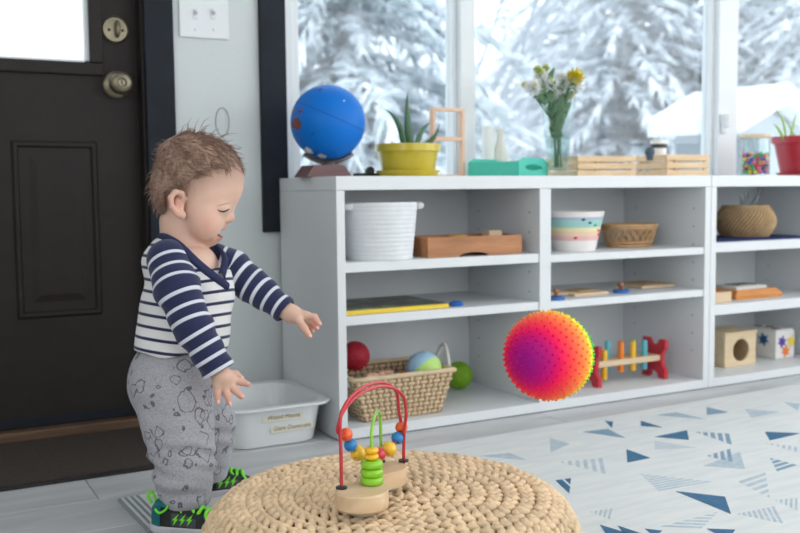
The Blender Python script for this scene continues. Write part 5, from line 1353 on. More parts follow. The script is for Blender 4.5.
def relax(v, q, it=2, lam=.5):
    for _ in range(it):
        s_ = np.zeros_like(v); c_ = np.zeros(len(v))
        for i in range(4):
            for j in (q[:, (i+1) % 4], q[:, i-1]): np.add.at(s_, q[:, i], v[j]); np.add.at(c_, q[:, i], 1)
        v = v+(s_/np.maximum(c_, 1)[:, None]-v)*lam
    return v
def join(parts):
    vs, qs, o = [], [], 0
    for v, q in parts: vs.append(v); qs.append(q+o); o += len(v)
    return np.concatenate(vs), np.concatenate(qs)
def tomesh(v, q, attrs={}):
    me = bpy.data.meshes.new('mesh'); me.from_pydata(v.tolist(), [], q.tolist()); me.update()
    me.polygons.foreach_set('use_smooth', [True]*len(me.polygons))
    for n_, a_ in attrs.items():
        at = me.attributes.new(n_, 'FLOAT', 'POINT'); at.data.foreach_set('value', np.asarray(a_, dtype=np.float32))
    return me
def bounds(pts, pad): A_ = np.array(pts); return A_.min(0)-pad, A_.max(0)+pad

# ---------------- skin
HC = K(199, 180, 0)
def f_head(P):
    d = ell(P, HC, (.091, .072, .085))
    d = smin(d, ell(P, K(204, 211, 0), (.049, .056, .056)), .03)                      # lower face
    for s_ in (-1, 1):
        d = smin(d, ell(P, K(205.5, 224, s_*.036), (.031, .027, .034)), .018)            # cheeks
        d = smin(d, ell(P, K(222, 209, s_*.030), (.012, .015, .010)), .012)           # eyelids
    d = smin(d, seg(P, K(193, 228, 0), K(209.5, 236.0, 0), .038, .0215), .02)            # jaw to chin
    d = smin(d, seg(P, K(226, 205, 0), K(227.5, 216, 0), .0085, .0100), .012)         # nose bridge
    d = smin(d, ell(P, K(229.2, 217.8, 0), (.0108, .0112, .0095)), .006)              # nose tip
    for s_ in (-1, 1): d = smin(d, ell(P, K(225.5, 219.5, s_*.0095), (.0075, .006, .0065)), .006)
    d = smin(d, ell(P, K(221.5, 228.2, 0), (.0088, .020, .0068)), .006)               # upper lip
    d = smin(d, ell(P, K(218.2, 237.0, 0), (.0088, .018, .0062)), .006)               # lower lip
    for s_ in (-1, 1): d = smax(d, -ell(P, K(226.5, 221.4, s_*.0065), (.0036, .0026, .0036)), .002)   # nostrils
    d = smax(d, -ell(P, K(221.5, 232.8, 0), (.0175, .031, .0064), -.25), .003)         # open mouth
    # ears: a curled rim round a hollow
    for s_ in (-1, 1):
        ec = K(179, 204, s_*.073); rim = [ec+np.array((x_*.86, s_*o_, z_*.88)) for x_, z_, o_ in ((.012, .010, -.004), (.008, .024, .002), (-.006, .027, .006), (-.016, .014, .009), (-.014, -.006, .007), (-.004, -.022, .002), (.008, -.025, -.003))]
        e_ = chain(P, [(q, .0052) for q in rim], .004); e_ = smin(e_, ell(P, ec+np.array((-.001, -s_*.005, .001)), (.0115, .0058, .019)), .005)
        e_ = smin(e_, ell(P, ec+np.array((.004, -s_*.001, -.021)), (.008, .006, .009)), .005)
        d = smin(d, e_, .004)
    d = smin(d, seg(P, K(181, 222, 0), K(184, 254, 0), .043, .046), .012)             # neck
    d = smin(d, ell(P, K(186, 281, 0), (.071, .087, .068)), .02)                      # chest
    d = smin(d, ell(P, K(176, 259, 0), (.047, .086, .038)), .02)
    return d
tips = [K(245, 185), K(150, 130), K(187, 290), K(199, 180, .09), K(199, 180, -.09)]
lo, hi = bounds(tips, .02)
hv, hq = nets(f_head, lo, hi, .0030)
hv = relax(hv, hq, 1, .4)
def f_trunk(P):
    d = smin(ell(P, K(187, 272, 0), (.066, .082, .064)), ell(P, K(184, 330, 0), (.08, .08, .1)), .03)
    d = smin(d, chain(P, [(K(172, 385, -.045), .06), (K(180, 438, -.065), .045), (K(186, 497, -.082), .028)]), .03)
    d = smin(d, chain(P, [(K(196, 385, .045), .06), (K(209, 430, .075), .042), (K(206, 472, .094), .026)]), .03)
    d = smin(d, chain(P, [(K(172, 264, -.075), .032), (K(192, 325, -.12), .026), (K(216, 367, -.124), .021)]), .02)
    d = smin(d, chain(P, [(K(212, 264, .06), .030), (K(254, 287, .05), .024), (K(284, 309, .032), .018)]), .02)
    return d
lo, hi = bounds([K(130, 250, -.15), K(300, 250, .15), K(180, 540, -.17), K(200, 400, .17)], .0); lo[2] = .012
tv, tq = nets(f_trunk, lo, hi, .007)
HANDS = [
    dict(wr=(K(216, 367, -.124), K(222.5, 377, -.124)), f=[
        [K(232.5, 379.5, -.112), K(241.5, 382, -.110), K(248, 384.2, -.112)],
        [K(229, 383.5, -.120), K(236, 391, -.120), K(241.3, 396.5, -.122)],
        [K(223.5, 386, -.127), K(227.5, 395, -.129), K(229.6, 402.5, -.130)],
        [K(217.5, 385.5, -.133), K(217.6, 393.5, -.137), K(218, 401, -.138)]], th=[K(229, 375, -.106), K(235.5, 374.5, -.094), K(240, 377.5, -.088)]),
    dict(wr=(K(282, 308, .033), K(291.5, 314, .030)), f=[
        [K(305.5, 315, .024), K(314.5, 317, .022), K(319, 323.5, .020)],
        [K(305.5, 318, .034), K(313.5, 321.5, .034), K(316.5, 327.5, .032)],
        [K(303.5, 320.5, .043), K(310, 325.5, .044), K(312, 330.5, .042)],
        [K(300.5, 322, .050), K(305, 328, .052), K(306.5, 332, .050)]], th=[K(297.5, 319, .014), K(304, 328, .010), K(309, 335.5, .010)])]
def f_hand(H):
    def f(P):
        a, b = H['wr']; d = seg(P, a, b, .020, .0178)
        for i, fi in enumerate(H['f']):
            r = (.0066, .0069, .0066, .0058)[i]
            d = smin(d, seg(P, b, fi[0], .0135, .0082), .010)
        g = None
        for i, fi in enumerate(H['f']):
            r = (.0066, .0069, .0066, .0058)[i]
            e_ = chain(P, [(fi[0], r*1.12), (fi[1], r*1.02), (fi[2], r*.86)], .004); g = e_ if g is None else np.minimum(g, e_)
        d = smin(d, g, .005)
        t = H['th']; d = smin(d, seg(P, b, t[0], .014, .0095), .008); d = smin(d, chain(P, [(t[0], .0085), (t[1], .0078), (t[2], .0062)], .004), .005)
        return d
    return f
hands = []
for H in HANDS:
    pts = list(H['wr'])+[q for fi in H['f'] for q in fi]+H['th']; lo, hi = bounds(pts, .024)
    v, q = nets(f_hand(H), lo, hi, .0019); hands.append((relax(v, q, 1, .4), q))
bv, bq = join([(hv, hq), (tv, tq)]+hands)
def hairline(P):      # positive where hair grows
    h1 = K(236, 173)[2]; a_, c_ = P[:, 0], P[:, 2]
    xs = np.array([K(150, 0)[0], K(160, 0)[0], K(166, 0)[0], K(170, 0)[0], K(190, 0)[0], K(203, 0)[0], K(216, 0)[0], K(234, 0)[0], K(246, 0)[0]])
    zs = np.array([K(0, v)[2] for v in (214, 219, 216, 193, 190, 178, 171, 169, 170)])
    return c_-np.interp(a_, xs, zs)
def near(c, r): return np.exp(-(np.linalg.norm(bv-c, axis=1)/r)**2)
blush = .28*near(K(209, 224, -.06), .024)+.28*near(K(209, 224, .06), .024)+.45*near(K(231, 218, 0), .012)+.35*near(K(176, 205, -.078), .02)
for H in HANDS:
    for fi in H['f']+[H['th']]: blush += .5*near(fi[2], .010)+.22*near(fi[1], .010)
lips = np.clip(near(K(224, 229, 0), .0085)+near(K(221, 229, -.011), .0075)+near(K(221, 237, 0), .0085)+near(K(218.5, 236.5, -.011), .008)+near(K(217, 233, -.017), .006), 0, 1)
mouth = np.clip(1.3*near(K(216, 232.8, -.010), .024)*(ell(bv, K(221.5, 232.8, 0), (.0180, .0315, .0072), -.25) < .0012), 0, 1)
m = bpy.data.materials.new('skin'); m.use_nodes = True; nt = m.node_tree; L = nt.links.new; pb = nt.nodes['Principled BSDF']
pb.inputs['Roughness'].default_value = .48; pb.inputs['Specular IOR Level'].default_value = .4
pb.inputs['Subsurface Weight'].default_value = .25; pb.inputs['Subsurface Radius'].default_value = (.010, .004, .002); pb.inputs['Subsurface Scale'].default_value = .5
def mixin(prev, attr, col):
    a_ = nt.nodes.new('ShaderNodeAttribute'); a_.attribute_name = attr; mx_ = nt.nodes.new('ShaderNodeMixRGB'); mx_.inputs[2].default_value = (*col, 1)
    cl_ = nt.nodes.new('ShaderNodeClamp'); L(a_.outputs['Fac'], cl_.inputs[0]); L(cl_.outputs[0], mx_.inputs[0]); L(prev, mx_.inputs[1]); return mx_.outputs[0]
n1 = nt.nodes.new('ShaderNodeTexNoise'); n1.inputs['Scale'].default_value = 25; tcn = nt.nodes.new('ShaderNodeTexCoord'); L(tcn.outputs['Object'], n1.inputs['Vector'])
r1 = nt.nodes.new('ShaderNodeValToRGB'); e = r1.color_ramp.elements; e[0].color = (*srgb(214, 174, 154), 1); e[1].color = (*srgb(226, 192, 174), 1); L(n1.outputs['Fac'], r1.inputs['Fac'])
c_ = mixin(r1.outputs['Color'], 'fuzz', srgb(150, 116, 98)); c_ = mixin(c_, 'blush', srgb(222, 134, 116)); c_ = mixin(c_, 'lips', srgb(196, 122, 114)); c_ = mixin(c_, 'mouth', srgb(112, 40, 42)); L(c_, pb.inputs['Base Color'])
SKIN = m
hl_ = hairline(bv); fuzz = .85*np.clip(1+hl_/.046, 0, 1)*(bv[:, 2] > K(0, 222)[2])*(bv[:, 0] < K(243, 0)[0])*np.clip((np.abs(ell(bv, HC, (.091, .072, .085))) < .014), 0, 1)
body = link('body', tomesh(bv, bq, dict(blush=blush, lips=lips, mouth=mouth, fuzz=fuzz)), SKIN, person)
# lashes, brows, nails
LASH = mat('brown_lashes', srgb(70, 50, 42), .7); BROW = mat('faint_brows', srgb(186, 148, 126), .8)
def skin_project(p, f, off):
    p = np.array(p, dtype=float)
    for _ in range(6):
        e_ = 1e-4; P = np.stack([p]+[p+e_*np.eye(3)[i] for i in range(3)]); v = f(P); g = (v[1:]-v[0])/e_; p = p-g*(v[0]-off)/max(1e-6, g@g)
    return p
for s_ in (-1, 1):
    pts = [skin_project(K(u, v, s_*w_), f_head, .0004) for u, v, w_ in ((217, 209.4, .046), (219.5, 210.2, .043), (222.5, 210.3, .040), (225.5, 209.6, .035), (228, 208.6, .029))]
    b = B(); b.tube(catmull(pts, 4), [.0005+.0013*math.sin(PI*i/16) for i in range(17)], 6); b.out('eyelashes', LASH, body, True)
    pts = [skin_project(K(u, v, s_*w_), f_head, .0001) for u, v, w_ in ((217, 206, .050), (222, 204.6, .046), (228, 203.4, .037), (233, 203, .028))]
    b = B(); b.tube(catmull(pts, 4), [.0003+.0009*math.sin(PI*i/12) for i in range(13)], 6); b.out('eyebrow', BROW, body, True)
NAIL = mat('pink_nail', srgb(236, 190, 176), .3)
for H in HANDS:
    f = f_hand(H)
    for fi in H['f']+[H['th']]:
        d = fi[2]-fi[1]; d = d/np.linalg.norm(d)
        upv = np.array((0.25, -.75, .6)); upv = upv-d*(upv@d); upv = upv/np.linalg.norm(upv)
        c = skin_project(fi[2]+upv*.004+d*.0015, f, .0); b = B(); sd_ = np.cross(d, upv)
        b.ball(Vector(c), (.0042, .0030, .0008), 10, 6, AX(d, sd_, upv)); b.out('fingernail', NAIL, body, True)

# ---------------- hair: a close cap plus fine strands
rgn = np.random.RandomState(2)
ph = rgn.rand(8, 4)*6
def lump(P):
    return sum(np.sin(P@np.array((math.cos(q[0])*60, math.sin(q[1])*55, math.cos(q[2])*65))+q[3]) for q in ph)/8
def f_hair(P):
    sk = ell(P, HC, (.088, .072, .085)); d = sk-.0024-.0050*lump(P)*np.clip(hairline(P)/.03, 0, 1)
    back = ell(P, K(173, 190, 0), (.036, .056, .052)); d = smin(d, back-.002, .02)
    d = smin(d, ell(P, K(184, 154, -.0), (.045, .045, .034))-.003-.004*lump(P*1.3), .03)
    return smax(d, -(hairline(P))*.9+.0015*lump(P*2.2), .006)
lo, hi = bounds([HC-.11, HC+.11], .0)
v, q = nets(f_hair, lo, hi, .0034); v = relax(v, q, 1, .4)
HAIRM = bpy.data.materials.new('light_brown_hair'); HAIRM.use_nodes = True; nt = HAIRM.node_tree; L = nt.links.new; pb = nt.nodes['Principled BSDF']; pb.inputs['Roughness'].default_value = .6
tcn = nt.nodes.new('ShaderNodeTexCoord'); mp = nt.nodes.new('ShaderNodeMapping'); mp.inputs['Scale'].default_value = (40, 140, 140); mp.inputs['Rotation'].default_value = (0, .5, 0); n1 = nt.nodes.new('ShaderNodeTexNoise'); n1.inputs['Scale'].default_value = 1.6; n1.inputs['Detail'].default_value = 5
L(tcn.outputs['Object'], mp.inputs[0]); L(mp.outputs[0], n1.inputs['Vector']); r1 = nt.nodes.new('ShaderNodeValToRGB'); e = r1.color_ramp.elements; e[0].position = .3; e[1].position = .72
e[0].color = (*srgb(116, 90, 76), 1); e[1].color = (*srgb(180, 148, 130), 1); L(n1.outputs['Fac'], r1.inputs['Fac']); L(r1.outputs['Color'], pb.inputs['Base Color'])
bp_ = nt.nodes.new('ShaderNodeBump'); bp_.inputs['Strength'].default_value = .5; bp_.inputs['Distance'].default_value = .003; L(n1.outputs['Fac'], bp_.inputs['Height']); L(bp_.outputs['Normal'], pb.inputs['Normal'])
hair = link('hair', tomesh(v, q), HAIRM, person)
b = B(); cr_p = K(172, 146, 0)
pick = rgn.choice(len(v), 3000, replace=False)
for i in pick:
    p = v[i]; n_ = (p-HC); n_ = n_/np.linalg.norm(n_); fl_ = p-cr_p; fl_ = fl_-n_*(fl_@n_); fl_ = fl_/max(1e-6, np.linalg.norm(fl_))
    if p[0] < cr_p[0]+.01: fl_ = fl_*.6+np.array((-.25, 0, -.75))*.6
    cl_ = np.array((math.sin(p[0]*95+p[2]*70), math.sin(p[1]*90+p[0]*60), math.sin(p[2]*100-p[1]*70))); fl_ = fl_+.75*(cl_-n_*(cl_@n_))+rgn.normal(0, .14, 3); fl_ = fl_/np.linalg.norm(fl_); ln = rgn.uniform(.012, .026)
    up_ = .02+.12*abs(rgn.normal()); 
    if p[2] > HC[2]+.05 and rgn.rand() < .05: up_ += .9; ln *= 1.3
    if p[0] < HC[0]-.06 and rgn.rand() < .10: up_ += .8; ln *= 1.2
    if p[0] < HC[0]-.045: ln *= .6
    p1 = p+(fl_*.5+n_*up_*.6)*ln; p2 = p+(fl_+n_*up_*.75)*ln
    b.tube([Vector(p), Vector(p1), Vector(p2)], [.0007, .0006, .0002], 3, caps=False)
o = b.out('hair_strands', HAIRM, hair, True); o['kind'] = 'stuff'

# ---------------- striped top
def f_torso0(P):
    d = ell(P, K(186, 272, 0), (.078, .098, .080)); d = smin(d, ell(P, K(185, 318, 0), (.093, .094, .085)), .04)
    d = smin(d, ell(P, K(181, 348, 0), (.094, .096, .06)), .03)
    d = smin(d, ell(P, K(174, 258, 0), (.052, .098, .042)), .03)
    d = smin(d, ell(P, K(206, 288, .0), (.054, .078, .06)), .03)
    fold = .0022*np.sin(P[:, 0]*70+P[:, 2]*45)*np.sin(P[:, 2]*38+1+P[:, 1]*20)
    return d+fold
def plane(p, q, r, inside):
    n_ = np.cross(q-p, r-p); n_ = n_/np.linalg.norm(n_); n_ = n_ if (inside-p)@n_ > 0 else -n_
    return lambda P: (P-p)@n_
PN = plane(K(160, 233, -.03), K(192, 257, -.085), K(231, 287, -.045), K(200, 235, 0))
PF = plane(K(160, 232, .0), K(200, 244, .055), K(222, 277, -.05), K(200, 225, -.03))
def f_torso(P):
    d = f_torso0(P)
    d = smax(d, np.minimum(PN(P), PF(P)), .003)
    return smax(d, K(0, 351)[2]-P[:, 2]+.004*np.sin(P[:, 0]*60)*1.0, .008)
lo, hi = bounds([K(125, 235, -.12), K(245, 365, .13), K(125, 235, .12)], .01)
v, q = nets(f_torso, lo, hi, .0036); v = relax(v, q, 1, .4)
am = K(190, 0)[0]; tcoord = v[:, 2]-.16*np.sqrt((v[:, 0]-am)**2+.0008)+.10*v[:, 1]
NAVYC, CREAMC = srgb(34, 40, 78), srgb(232, 232, 232)
def stripe_mat(name, base, line, pitch, frac, phase):
    m = bpy.data.materials.new(name); m.use_nodes = True; nt = m.node_tree; L = nt.links.new; pb = nt.nodes['Principled BSDF']; pb.inputs['Roughness'].default_value = .9; pb.inputs['Sheen Weight'].default_value = .15
    a_ = nt.nodes.new('ShaderNodeAttribute'); a_.attribute_name = 'stripe'
    ad = nt.nodes.new('ShaderNodeMath'); ad.operation = 'MULTIPLY_ADD'; ad.inputs[1].default_value = 1/pitch; ad.inputs[2].default_value = phase; L(a_.outputs['Fac'], ad.inputs[0])
    fr_ = nt.nodes.new('ShaderNodeMath'); fr_.operation = 'FRACT'; L(ad.outputs[0], fr_.inputs[0])
    r_ = nt.nodes.new('ShaderNodeValToRGB'); e = r_.color_ramp.elements; e[0].position = 0; e[0].color = (*line, 1); e[1].position = frac+.03; e[1].color = (*base, 1)
    q_ = e.new(max(.001, frac-.03)); q_.color = (*line, 1); q_ = e.new(.97); q_.color = (*base, 1); q_ = e.new(1.0); q_.color = (*line, 1)
    L(fr_.outputs[0], r_.inputs['Fac']); L(r_.outputs['Color'], pb.inputs['Base Color'])
    n_ = nt.nodes.new('ShaderNodeTexNoise'); n_.inputs['Scale'].default_value = 400; bp_ = nt.nodes.new('ShaderNodeBump'); bp_.inputs['Strength'].default_value = .25; bp_.inputs['Distance'].default_value = .002; L(n_.outputs['Fac'], bp_.inputs['Height']); L(bp_.outputs['Normal'], pb.inputs['Normal'])
    return m
TS = stripe_mat('cream_knit_navy_lines', CREAMC, NAVYC, .0232, .25, .1); SS = stripe_mat('navy_knit_white_lines', NAVYC, srgb(214, 218, 228), .0250, .25, .35)
shirt = link('striped_top', tomesh(v, q, dict(stripe=tcoord)), TS, person)
SL = [[(K(168, 260, -.078), .041), (K(177, 288, -.108), .041), (K(192, 325, -.124), .035), (K(219.5, 372.5, -.124), .0315)],
      [(K(214, 264, .055), .044), (K(232, 271, .058), .040), (K(256, 288, .050), .0325), (K(286.5, 311.5, .032), .0265)]]
for pts in SL:
    a_e = pts[-1][0]; dirn = a_e-pts[-2][0]; dirn = dirn/np.linalg.norm(dirn)
    def arc(P):
        best = np.full(len(P), 9.); out = np.zeros(len(P)); s0 = 0
        for (a, _), (b_, _) in zip(pts, pts[1:]):
            ba = b_-a; l_ = np.linalg.norm(ba); t = np.clip(((P-a)@ba)/(l_*l_), 0, 1); dd = np.linalg.norm(P-a-t[:, None]*ba, axis=1); m_ = dd < best
            out[m_] = (s0+t*l_)[m_]; best[m_] = dd[m_]; s0 += l_
        return out
    def f_sl(P, arc=arc, pts=pts, a_e=a_e, dirn=dirn):
        d = chain(P, pts, .02); s_ = arc(P)
        d = d+.0016*np.sin(s_*150+P[:, 1]*60)*np.clip((s_-.03)/.03, 0, 1)
        d = smax(d, (P-a_e)@dirn, .004)
        inner = seg(P, a_e-dirn*.012, a_e+dirn*.05, pts[-1][1]-.006, pts[-1][1]-.004)
        return smax(d, -inner, .003)
    lo, hi = bounds([x for x, _ in pts], .055); v, q = nets(f_sl, lo, hi, .0033); v = relax(v, q, 1, .4)
    link('sleeve', tomesh(v, q, dict(stripe=arc(v)+.05*((v-a_e)@np.array((0, 0, 1.0))))), SS, shirt)
# navy wrap neckband, laid on the top's surface
def band(pts, wd, nm):
    pr = [skin_project(p, f_torso0, .002) for p in pts]
    cv = catmull(pr, 6); cv = [Vector(skin_project(np.array(c), f_torso0, .0015)) for c in cv]; b = B(); rr = []
    for i, c in enumerate(cv):
        t = (cv[min(i+1, len(cv)-1)]-cv[max(i-1, 0)]).normalized(); e_ = 1e-4; P = np.array(c); n_ = np.array([f_torso0((P+e_*np.eye(3)[k])[None])[0]-f_torso0((P-e_*np.eye(3)[k])[None])[0] for k in range(3)]); n_ = Vector(n_).normalized(); s_ = t.cross(n_)
        rr.append([b.bm.verts.new(c+s_*wd*x_+n_*y_) for x_, y_ in ((-1, -.004), (-1, .002), (-.6, .0042), (0, .005), (.6, .0042), (1, .002), (1, -.004))])
    for A_, C_ in zip(rr, rr[1:]):
        for k in range(6): b.bm.faces.new((A_[k], A_[k+1], C_[k+1], C_[k]))
    b.out(nm, mat('navy_rib_knit', NAVYC, .9, .06, 60, .3, 400), shirt, True)
band([K(160, 231, .02), K(160, 232, -.03), K(167, 238, -.062), K(178, 246, -.078), K(192, 257, -.085), K(207, 269, -.080), K(221, 279, -.065), K(231, 286, -.045)], .0085, 'neckband')
band([K(160, 231, .0), K(163, 233, .04), K(180, 240, .06), K(200, 243, .055), K(209, 247, .04), K(214, 258, .015), K(218, 268, -.02), K(222, 276, -.05)], .0075, 'neckband')

# ---------------- trousers
def f_pants(P):
    d = ell(P, K(180, 368, 0), (.093, .094, .075)); d = smin(d, ell(P, K(165, 386, 0), (.072, .088, .066)), .03)
    lg = [[(K(173, 392, -.042), .074), (K(178, 425, -.056), .066), (K(183, 452, -.068), .058), (K(184, 478, -.078), .052), (K(186, 499, -.086), .046)],
          [(K(194, 392, .040), .070), (K(206, 425, .066), .056), (K(207, 446, .080), .050), (K(206, 461, .088), .046), (K(206, 474, .094), .042)]]
    for pts in lg:
        e_ = chain(P, pts, .02); z_ = P[:, 2]; zk = pts[2][0][2]; zc = pts[-1][0][2]
        ang = np.arctan2(P[:, 1]-pts[3][0][1], P[:, 0]-pts[3][0][0])
        wgt = np.clip((zk+.07-z_)/.05, 0, 1)*np.clip((z_-zc)/.02, 0, 1)
        e_ = e_-.0058*wgt*(.45+.55*np.sin(ang*2+z_*60))*np.sin(2*PI*(z_/.040+.30*np.sin(ang*1.0+.6)+.12*np.sin(ang*3+1)))
        e_ = e_-.0025*np.sin(P[:, 0]*55+z_*70)*np.sin(z_*42-P[:, 0]*30)*np.clip((z_-zk)/.04, 0, 1)
        e_ = smax(e_, zc-.012-z_, .006)
        d = smin(d, e_, .022)
    return smax(d, P[:, 2]-K(0, 340)[2], .01)
lo, hi = bounds([K(120, 340, -.13), K(240, 340, .15), K(190, 515, -.14), K(200, 495, .15)], .015); lo[2] = max(lo[2], .02)
v, q = nets(f_pants, lo, hi, .0042); v = relax(v, q, 1, .4)
m = bpy.data.materials.new('grey_marl_line_print'); m.use_nodes = True; nt = m.node_tree; L = nt.links.new; pb = nt.nodes['Principled BSDF']; pb.inputs['Roughness'].default_value = .92; pb.inputs['Sheen Weight'].default_value = .15
tcn = nt.nodes.new('ShaderNodeTexCoord'); n1 = nt.nodes.new('ShaderNodeTexNoise'); n1.inputs['Scale'].default_value = 300; L(tcn.outputs['Object'], n1.inputs['Vector'])
r1 = nt.nodes.new('ShaderNodeValToRGB'); e = r1.color_ramp.elements; e[0].position = .3; e[1].position = .7; e[0].color = (*srgb(150, 150, 157), 1); e[1].color = (*srgb(178, 178, 185), 1); L(n1.outputs['Fac'], r1.inputs['Fac'])
def ringset(scale, rad, wd, seedoff, keep):
    """scribbled outlines: thin rings round scattered points, pushed about by noise"""
    mp = nt.nodes.new('ShaderNodeMapping'); mp.inputs['Location'].default_value = (seedoff, seedoff*.7, seedoff*1.3); L(tcn.outputs['Object'], mp.inputs[0])
    nn = nt.nodes.new('ShaderNodeTexNoise'); nn.inputs['Scale'].default_value = 45; L(mp.outputs[0], nn.inputs['Vector'])
    sc3 = nt.nodes.new('ShaderNodeVectorMath'); sc3.operation = 'SCALE'; sc3.inputs['Scale'].default_value = .022; L(nn.outputs['Color'], sc3.inputs[0]); ad = nt.nodes.new('ShaderNodeVectorMath'); L(mp.outputs[0], ad.inputs[0]); L(sc3.outputs[0], ad.inputs[1])
    vo = nt.nodes.new('ShaderNodeTexVoronoi'); vo.inputs['Scale'].default_value = scale; L(ad.outputs[0], vo.inputs['Vector'])
    sb = nt.nodes.new('ShaderNodeMath'); sb.operation = 'SUBTRACT'; sb.inputs[1].default_value = rad; L(vo.outputs['Distance'], sb.inputs[0]); ab = nt.nodes.new('ShaderNodeMath'); ab.operation = 'ABSOLUTE'; L(sb.outputs[0], ab.inputs[0])
    lt = nt.nodes.new('ShaderNodeMath'); lt.operation = 'LESS_THAN'; lt.inputs[1].default_value = wd; L(ab.outputs[0], lt.inputs[0])
    sx_ = nt.nodes.new('ShaderNodeSeparateXYZ'); L(vo.outputs['Color'], sx_.inputs[0]); kp_ = nt.nodes.new('ShaderNodeMath'); kp_.operation = 'LESS_THAN'; kp_.inputs[1].default_value = keep; L(sx_.outputs[0], kp_.inputs[0])
    mu = nt.nodes.new('ShaderNodeMath'); mu.operation = 'MULTIPLY'; L(lt.outputs[0], mu.inputs[0]); L(kp_.outputs[0], mu.inputs[1]); return mu.outputs[0]
a1, a2, a3 = ringset(22, .42, .024, 0, .75), ringset(38, .36, .036, 3, .5), ringset(30, .12, .06, 5, .5)
mxa = nt.nodes.new('ShaderNodeMath'); mxa.operation = 'MAXIMUM'; L(a1, mxa.inputs[0]); L(a2, mxa.inputs[1]); mxb = nt.nodes.new('ShaderNodeMath'); mxb.operation = 'MAXIMUM'; L(mxa.outputs[0], mxb.inputs[0]); L(a3, mxb.inputs[1])
fd = nt.nodes.new('ShaderNodeMath'); fd.operation = 'MULTIPLY'; fd.inputs[1].default_value = .75; L(mxb.outputs[0], fd.inputs[0])
mx_ = nt.nodes.new('ShaderNodeMixRGB'); mx_.inputs[2].default_value = (*srgb(62, 64, 74), 1); L(fd.outputs[0], mx_.inputs[0]); L(r1.outputs['Color'], mx_.inputs[1]); L(mx_.outputs[0], pb.inputs['Base Color'])
bp_ = nt.nodes.new('ShaderNodeBump'); bp_.inputs['Strength'].default_value = .2; bp_.inputs['Distance'].default_value = .002; L(n1.outputs['Fac'], bp_.inputs['Height']); L(bp_.outputs['Normal'], pb.inputs['Normal'])
link('trousers', tomesh(v, q), m, person)

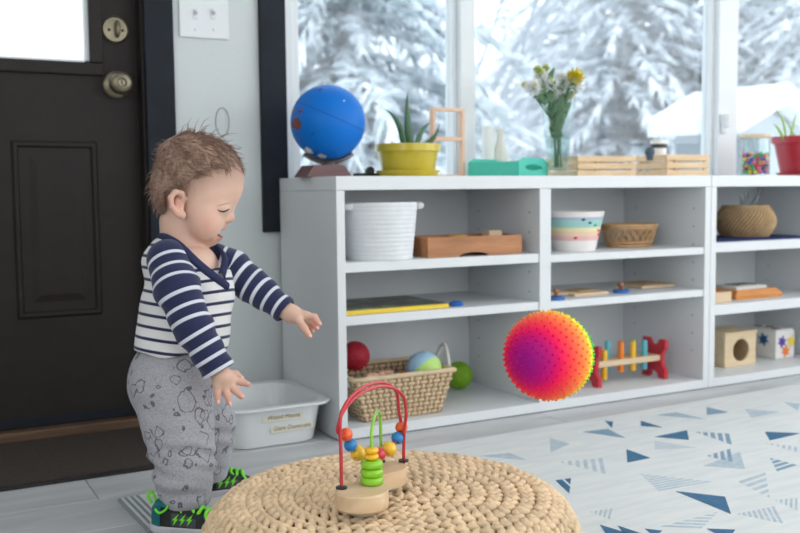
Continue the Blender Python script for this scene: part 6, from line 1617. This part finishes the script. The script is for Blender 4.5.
# ---------------- shoes
NEON = mat('neon_green', srgb(120, 236, 50), .5, .05); TEALS = mat('teal_mesh', srgb(14, 106, 112), .7, .1, 80, .3, 400); BLKS = mat('black_shoe_mesh', srgb(30, 33, 36), .75, .25, 90, .3, 300); SOLE = mat('pale_grey_sole', srgb(206, 206, 212), .6, .05); GRYS = mat('charcoal_overlay', srgb(66, 68, 74), .6, .1)
def shoe(heel, toe, sg):
    d = (toe-heel); d[2] = 0; Ls = .138; x_ = Vector(d).normalized(); y_ = Vector((-x_.y, x_.x, 0)); o0 = Vector((heel[0], heel[1], 0))
    M3 = AX(x_, y_, (0, 0, 1), o0)
    def T3(b): bmesh.ops.transform(b.bm, matrix=M3, verts=b.bm.verts[:])
    xs = [0.0, .006, .022, .045, .070, .095, .115, .130, .138]; hw = [.010, .018, .0255, .027, .0285, .0305, .0285, .020, .006]; ht = [.050, .060, .062, .060, .056, .045, .036, .030, .022]
    def upper_pt(i, a, grow=0.0):
        return (xs[i] + (grow if i == len(xs)-1 else -grow if i == 0 else 0), (hw[i]+grow)*math.copysign(abs(math.cos(a))**.6, math.cos(a)), .014+(ht[i]-.014+grow)*abs(math.sin(a))**.75)
    def shell(nm, i0, i1, a0, a1, m_, grow, par, n=14):
        b = B(); rr = []
        for i in range(i0, i1+1): rr.append([b.bm.verts.new(upper_pt(i, a0+(a1-a0)*k/n, grow)) for k in range(n+1)])
        for A_, C_ in zip(rr, rr[1:]):
            for k in range(n): b.bm.faces.new((A_[k], A_[k+1], C_[k+1], C_[k]))
        if i0 == 0: b.bm.faces.new(rr[0])
        if i1 == len(xs)-1: b.bm.faces.new(rr[-1])
        T3(b); return b.out(nm, m_, par, True)
    root = shell('shoe', 0, 8, 0, PI, BLKS, 0, person)
    shell('heel_panel', 0, 2, 0, PI, TEALS, .0016, root); shell('collar', 1, 3, PI*.28, PI*.72, TEALS, .003, root)
    shell('side_overlay', 3, 5, PI*.03, PI*.20, GRYS, .0016, root); shell('side_overlay', 3, 5, PI*.80, PI*.97, GRYS, .0016, root)
    b = B(); rr = []
    sxs = [-.006, .002, .02, .05, .08, .105, .128, .142, .146]; shw = [.010, .021, .028, .029, .031, .0335, .030, .019, .008]
    for x0_, w_ in zip(sxs, shw):
        tz = .0066+max(0, (x0_-.10))*.20
        rr.append([b.bm.verts.new(q_) for q_ in ((x0_, -w_*.92, tz), (x0_, w_*.92, tz), (x0_, w_*1.02, .010+tz), (x0_, w_*.96, .019), (x0_, -w_*.96, .019), (x0_, -w_*1.02, .010+tz))])
    for A_, C_ in zip(rr, rr[1:]):
        for k in range(6): b.bm.faces.new((A_[k], A_[(k+1) % 6], C_[(k+1) % 6], C_[k]))
    b.bm.faces.new(rr[0][::-1]); b.bm.faces.new(rr[-1]); T3(b); b.out('sole', SOLE, root, True, R(50))
    for k in range(5):         # neon lace bars across the tongue
        b = B(); xx = .058+.0125*k; f = (xx-.045)/.07; zt_ = .062-.30*(xx-.045); wv = .021
        b.tube(catmull([(xx-.006*(1 if k % 2 else -1), -wv, zt_-.014), (xx, -wv*.55, zt_-.001), (xx+.002, 0, zt_+.004), (xx, wv*.55, zt_-.001), (xx+.006*(1 if k % 2 else -1), wv, zt_-.014)], 4), .0036, 7); T3(b); b.out('lace', NEON, root, True)
    b = B(); b.tube(catmull([(-.002, -.005, .056), (-.010, -.004, .068), (-.010, .004, .076), (-.004, .005, .072), (.003, .004, .058)], 5), .0028, 7); T3(b); b.out('pull_loop', NEON, root, True)
    b = B(); b.tube(catmull([(.012, -.024, .052), (.022, -.0275, .046), (.034, -.0285, .052), (.040, -.0285, .060)], 5), .0024, 6); T3(b); b.out('neon_piping', NEON, root, True)
    for sd_ in (-1, 1):        # lightning bolts on the side
        b = B()
        for xx in (.050, .064, .078):
            b.prism([(xx, .024), (xx+.010, .036), (xx+.006, .036), (xx+.012, .047), (xx-.002, .034), (xx+.003, .034)], .0022, AX((1, 0, 0), (0, 0, 1), (0, -1, 0), (0, sd_*.0300+.0011, 0)))
        T3(b); b.out('side_flash', NEON, root); 
    return root
shoe(KG(155, 531), KG(215, 534), -1)
shoe(KG(192, 499), KG(240, 492), 1)
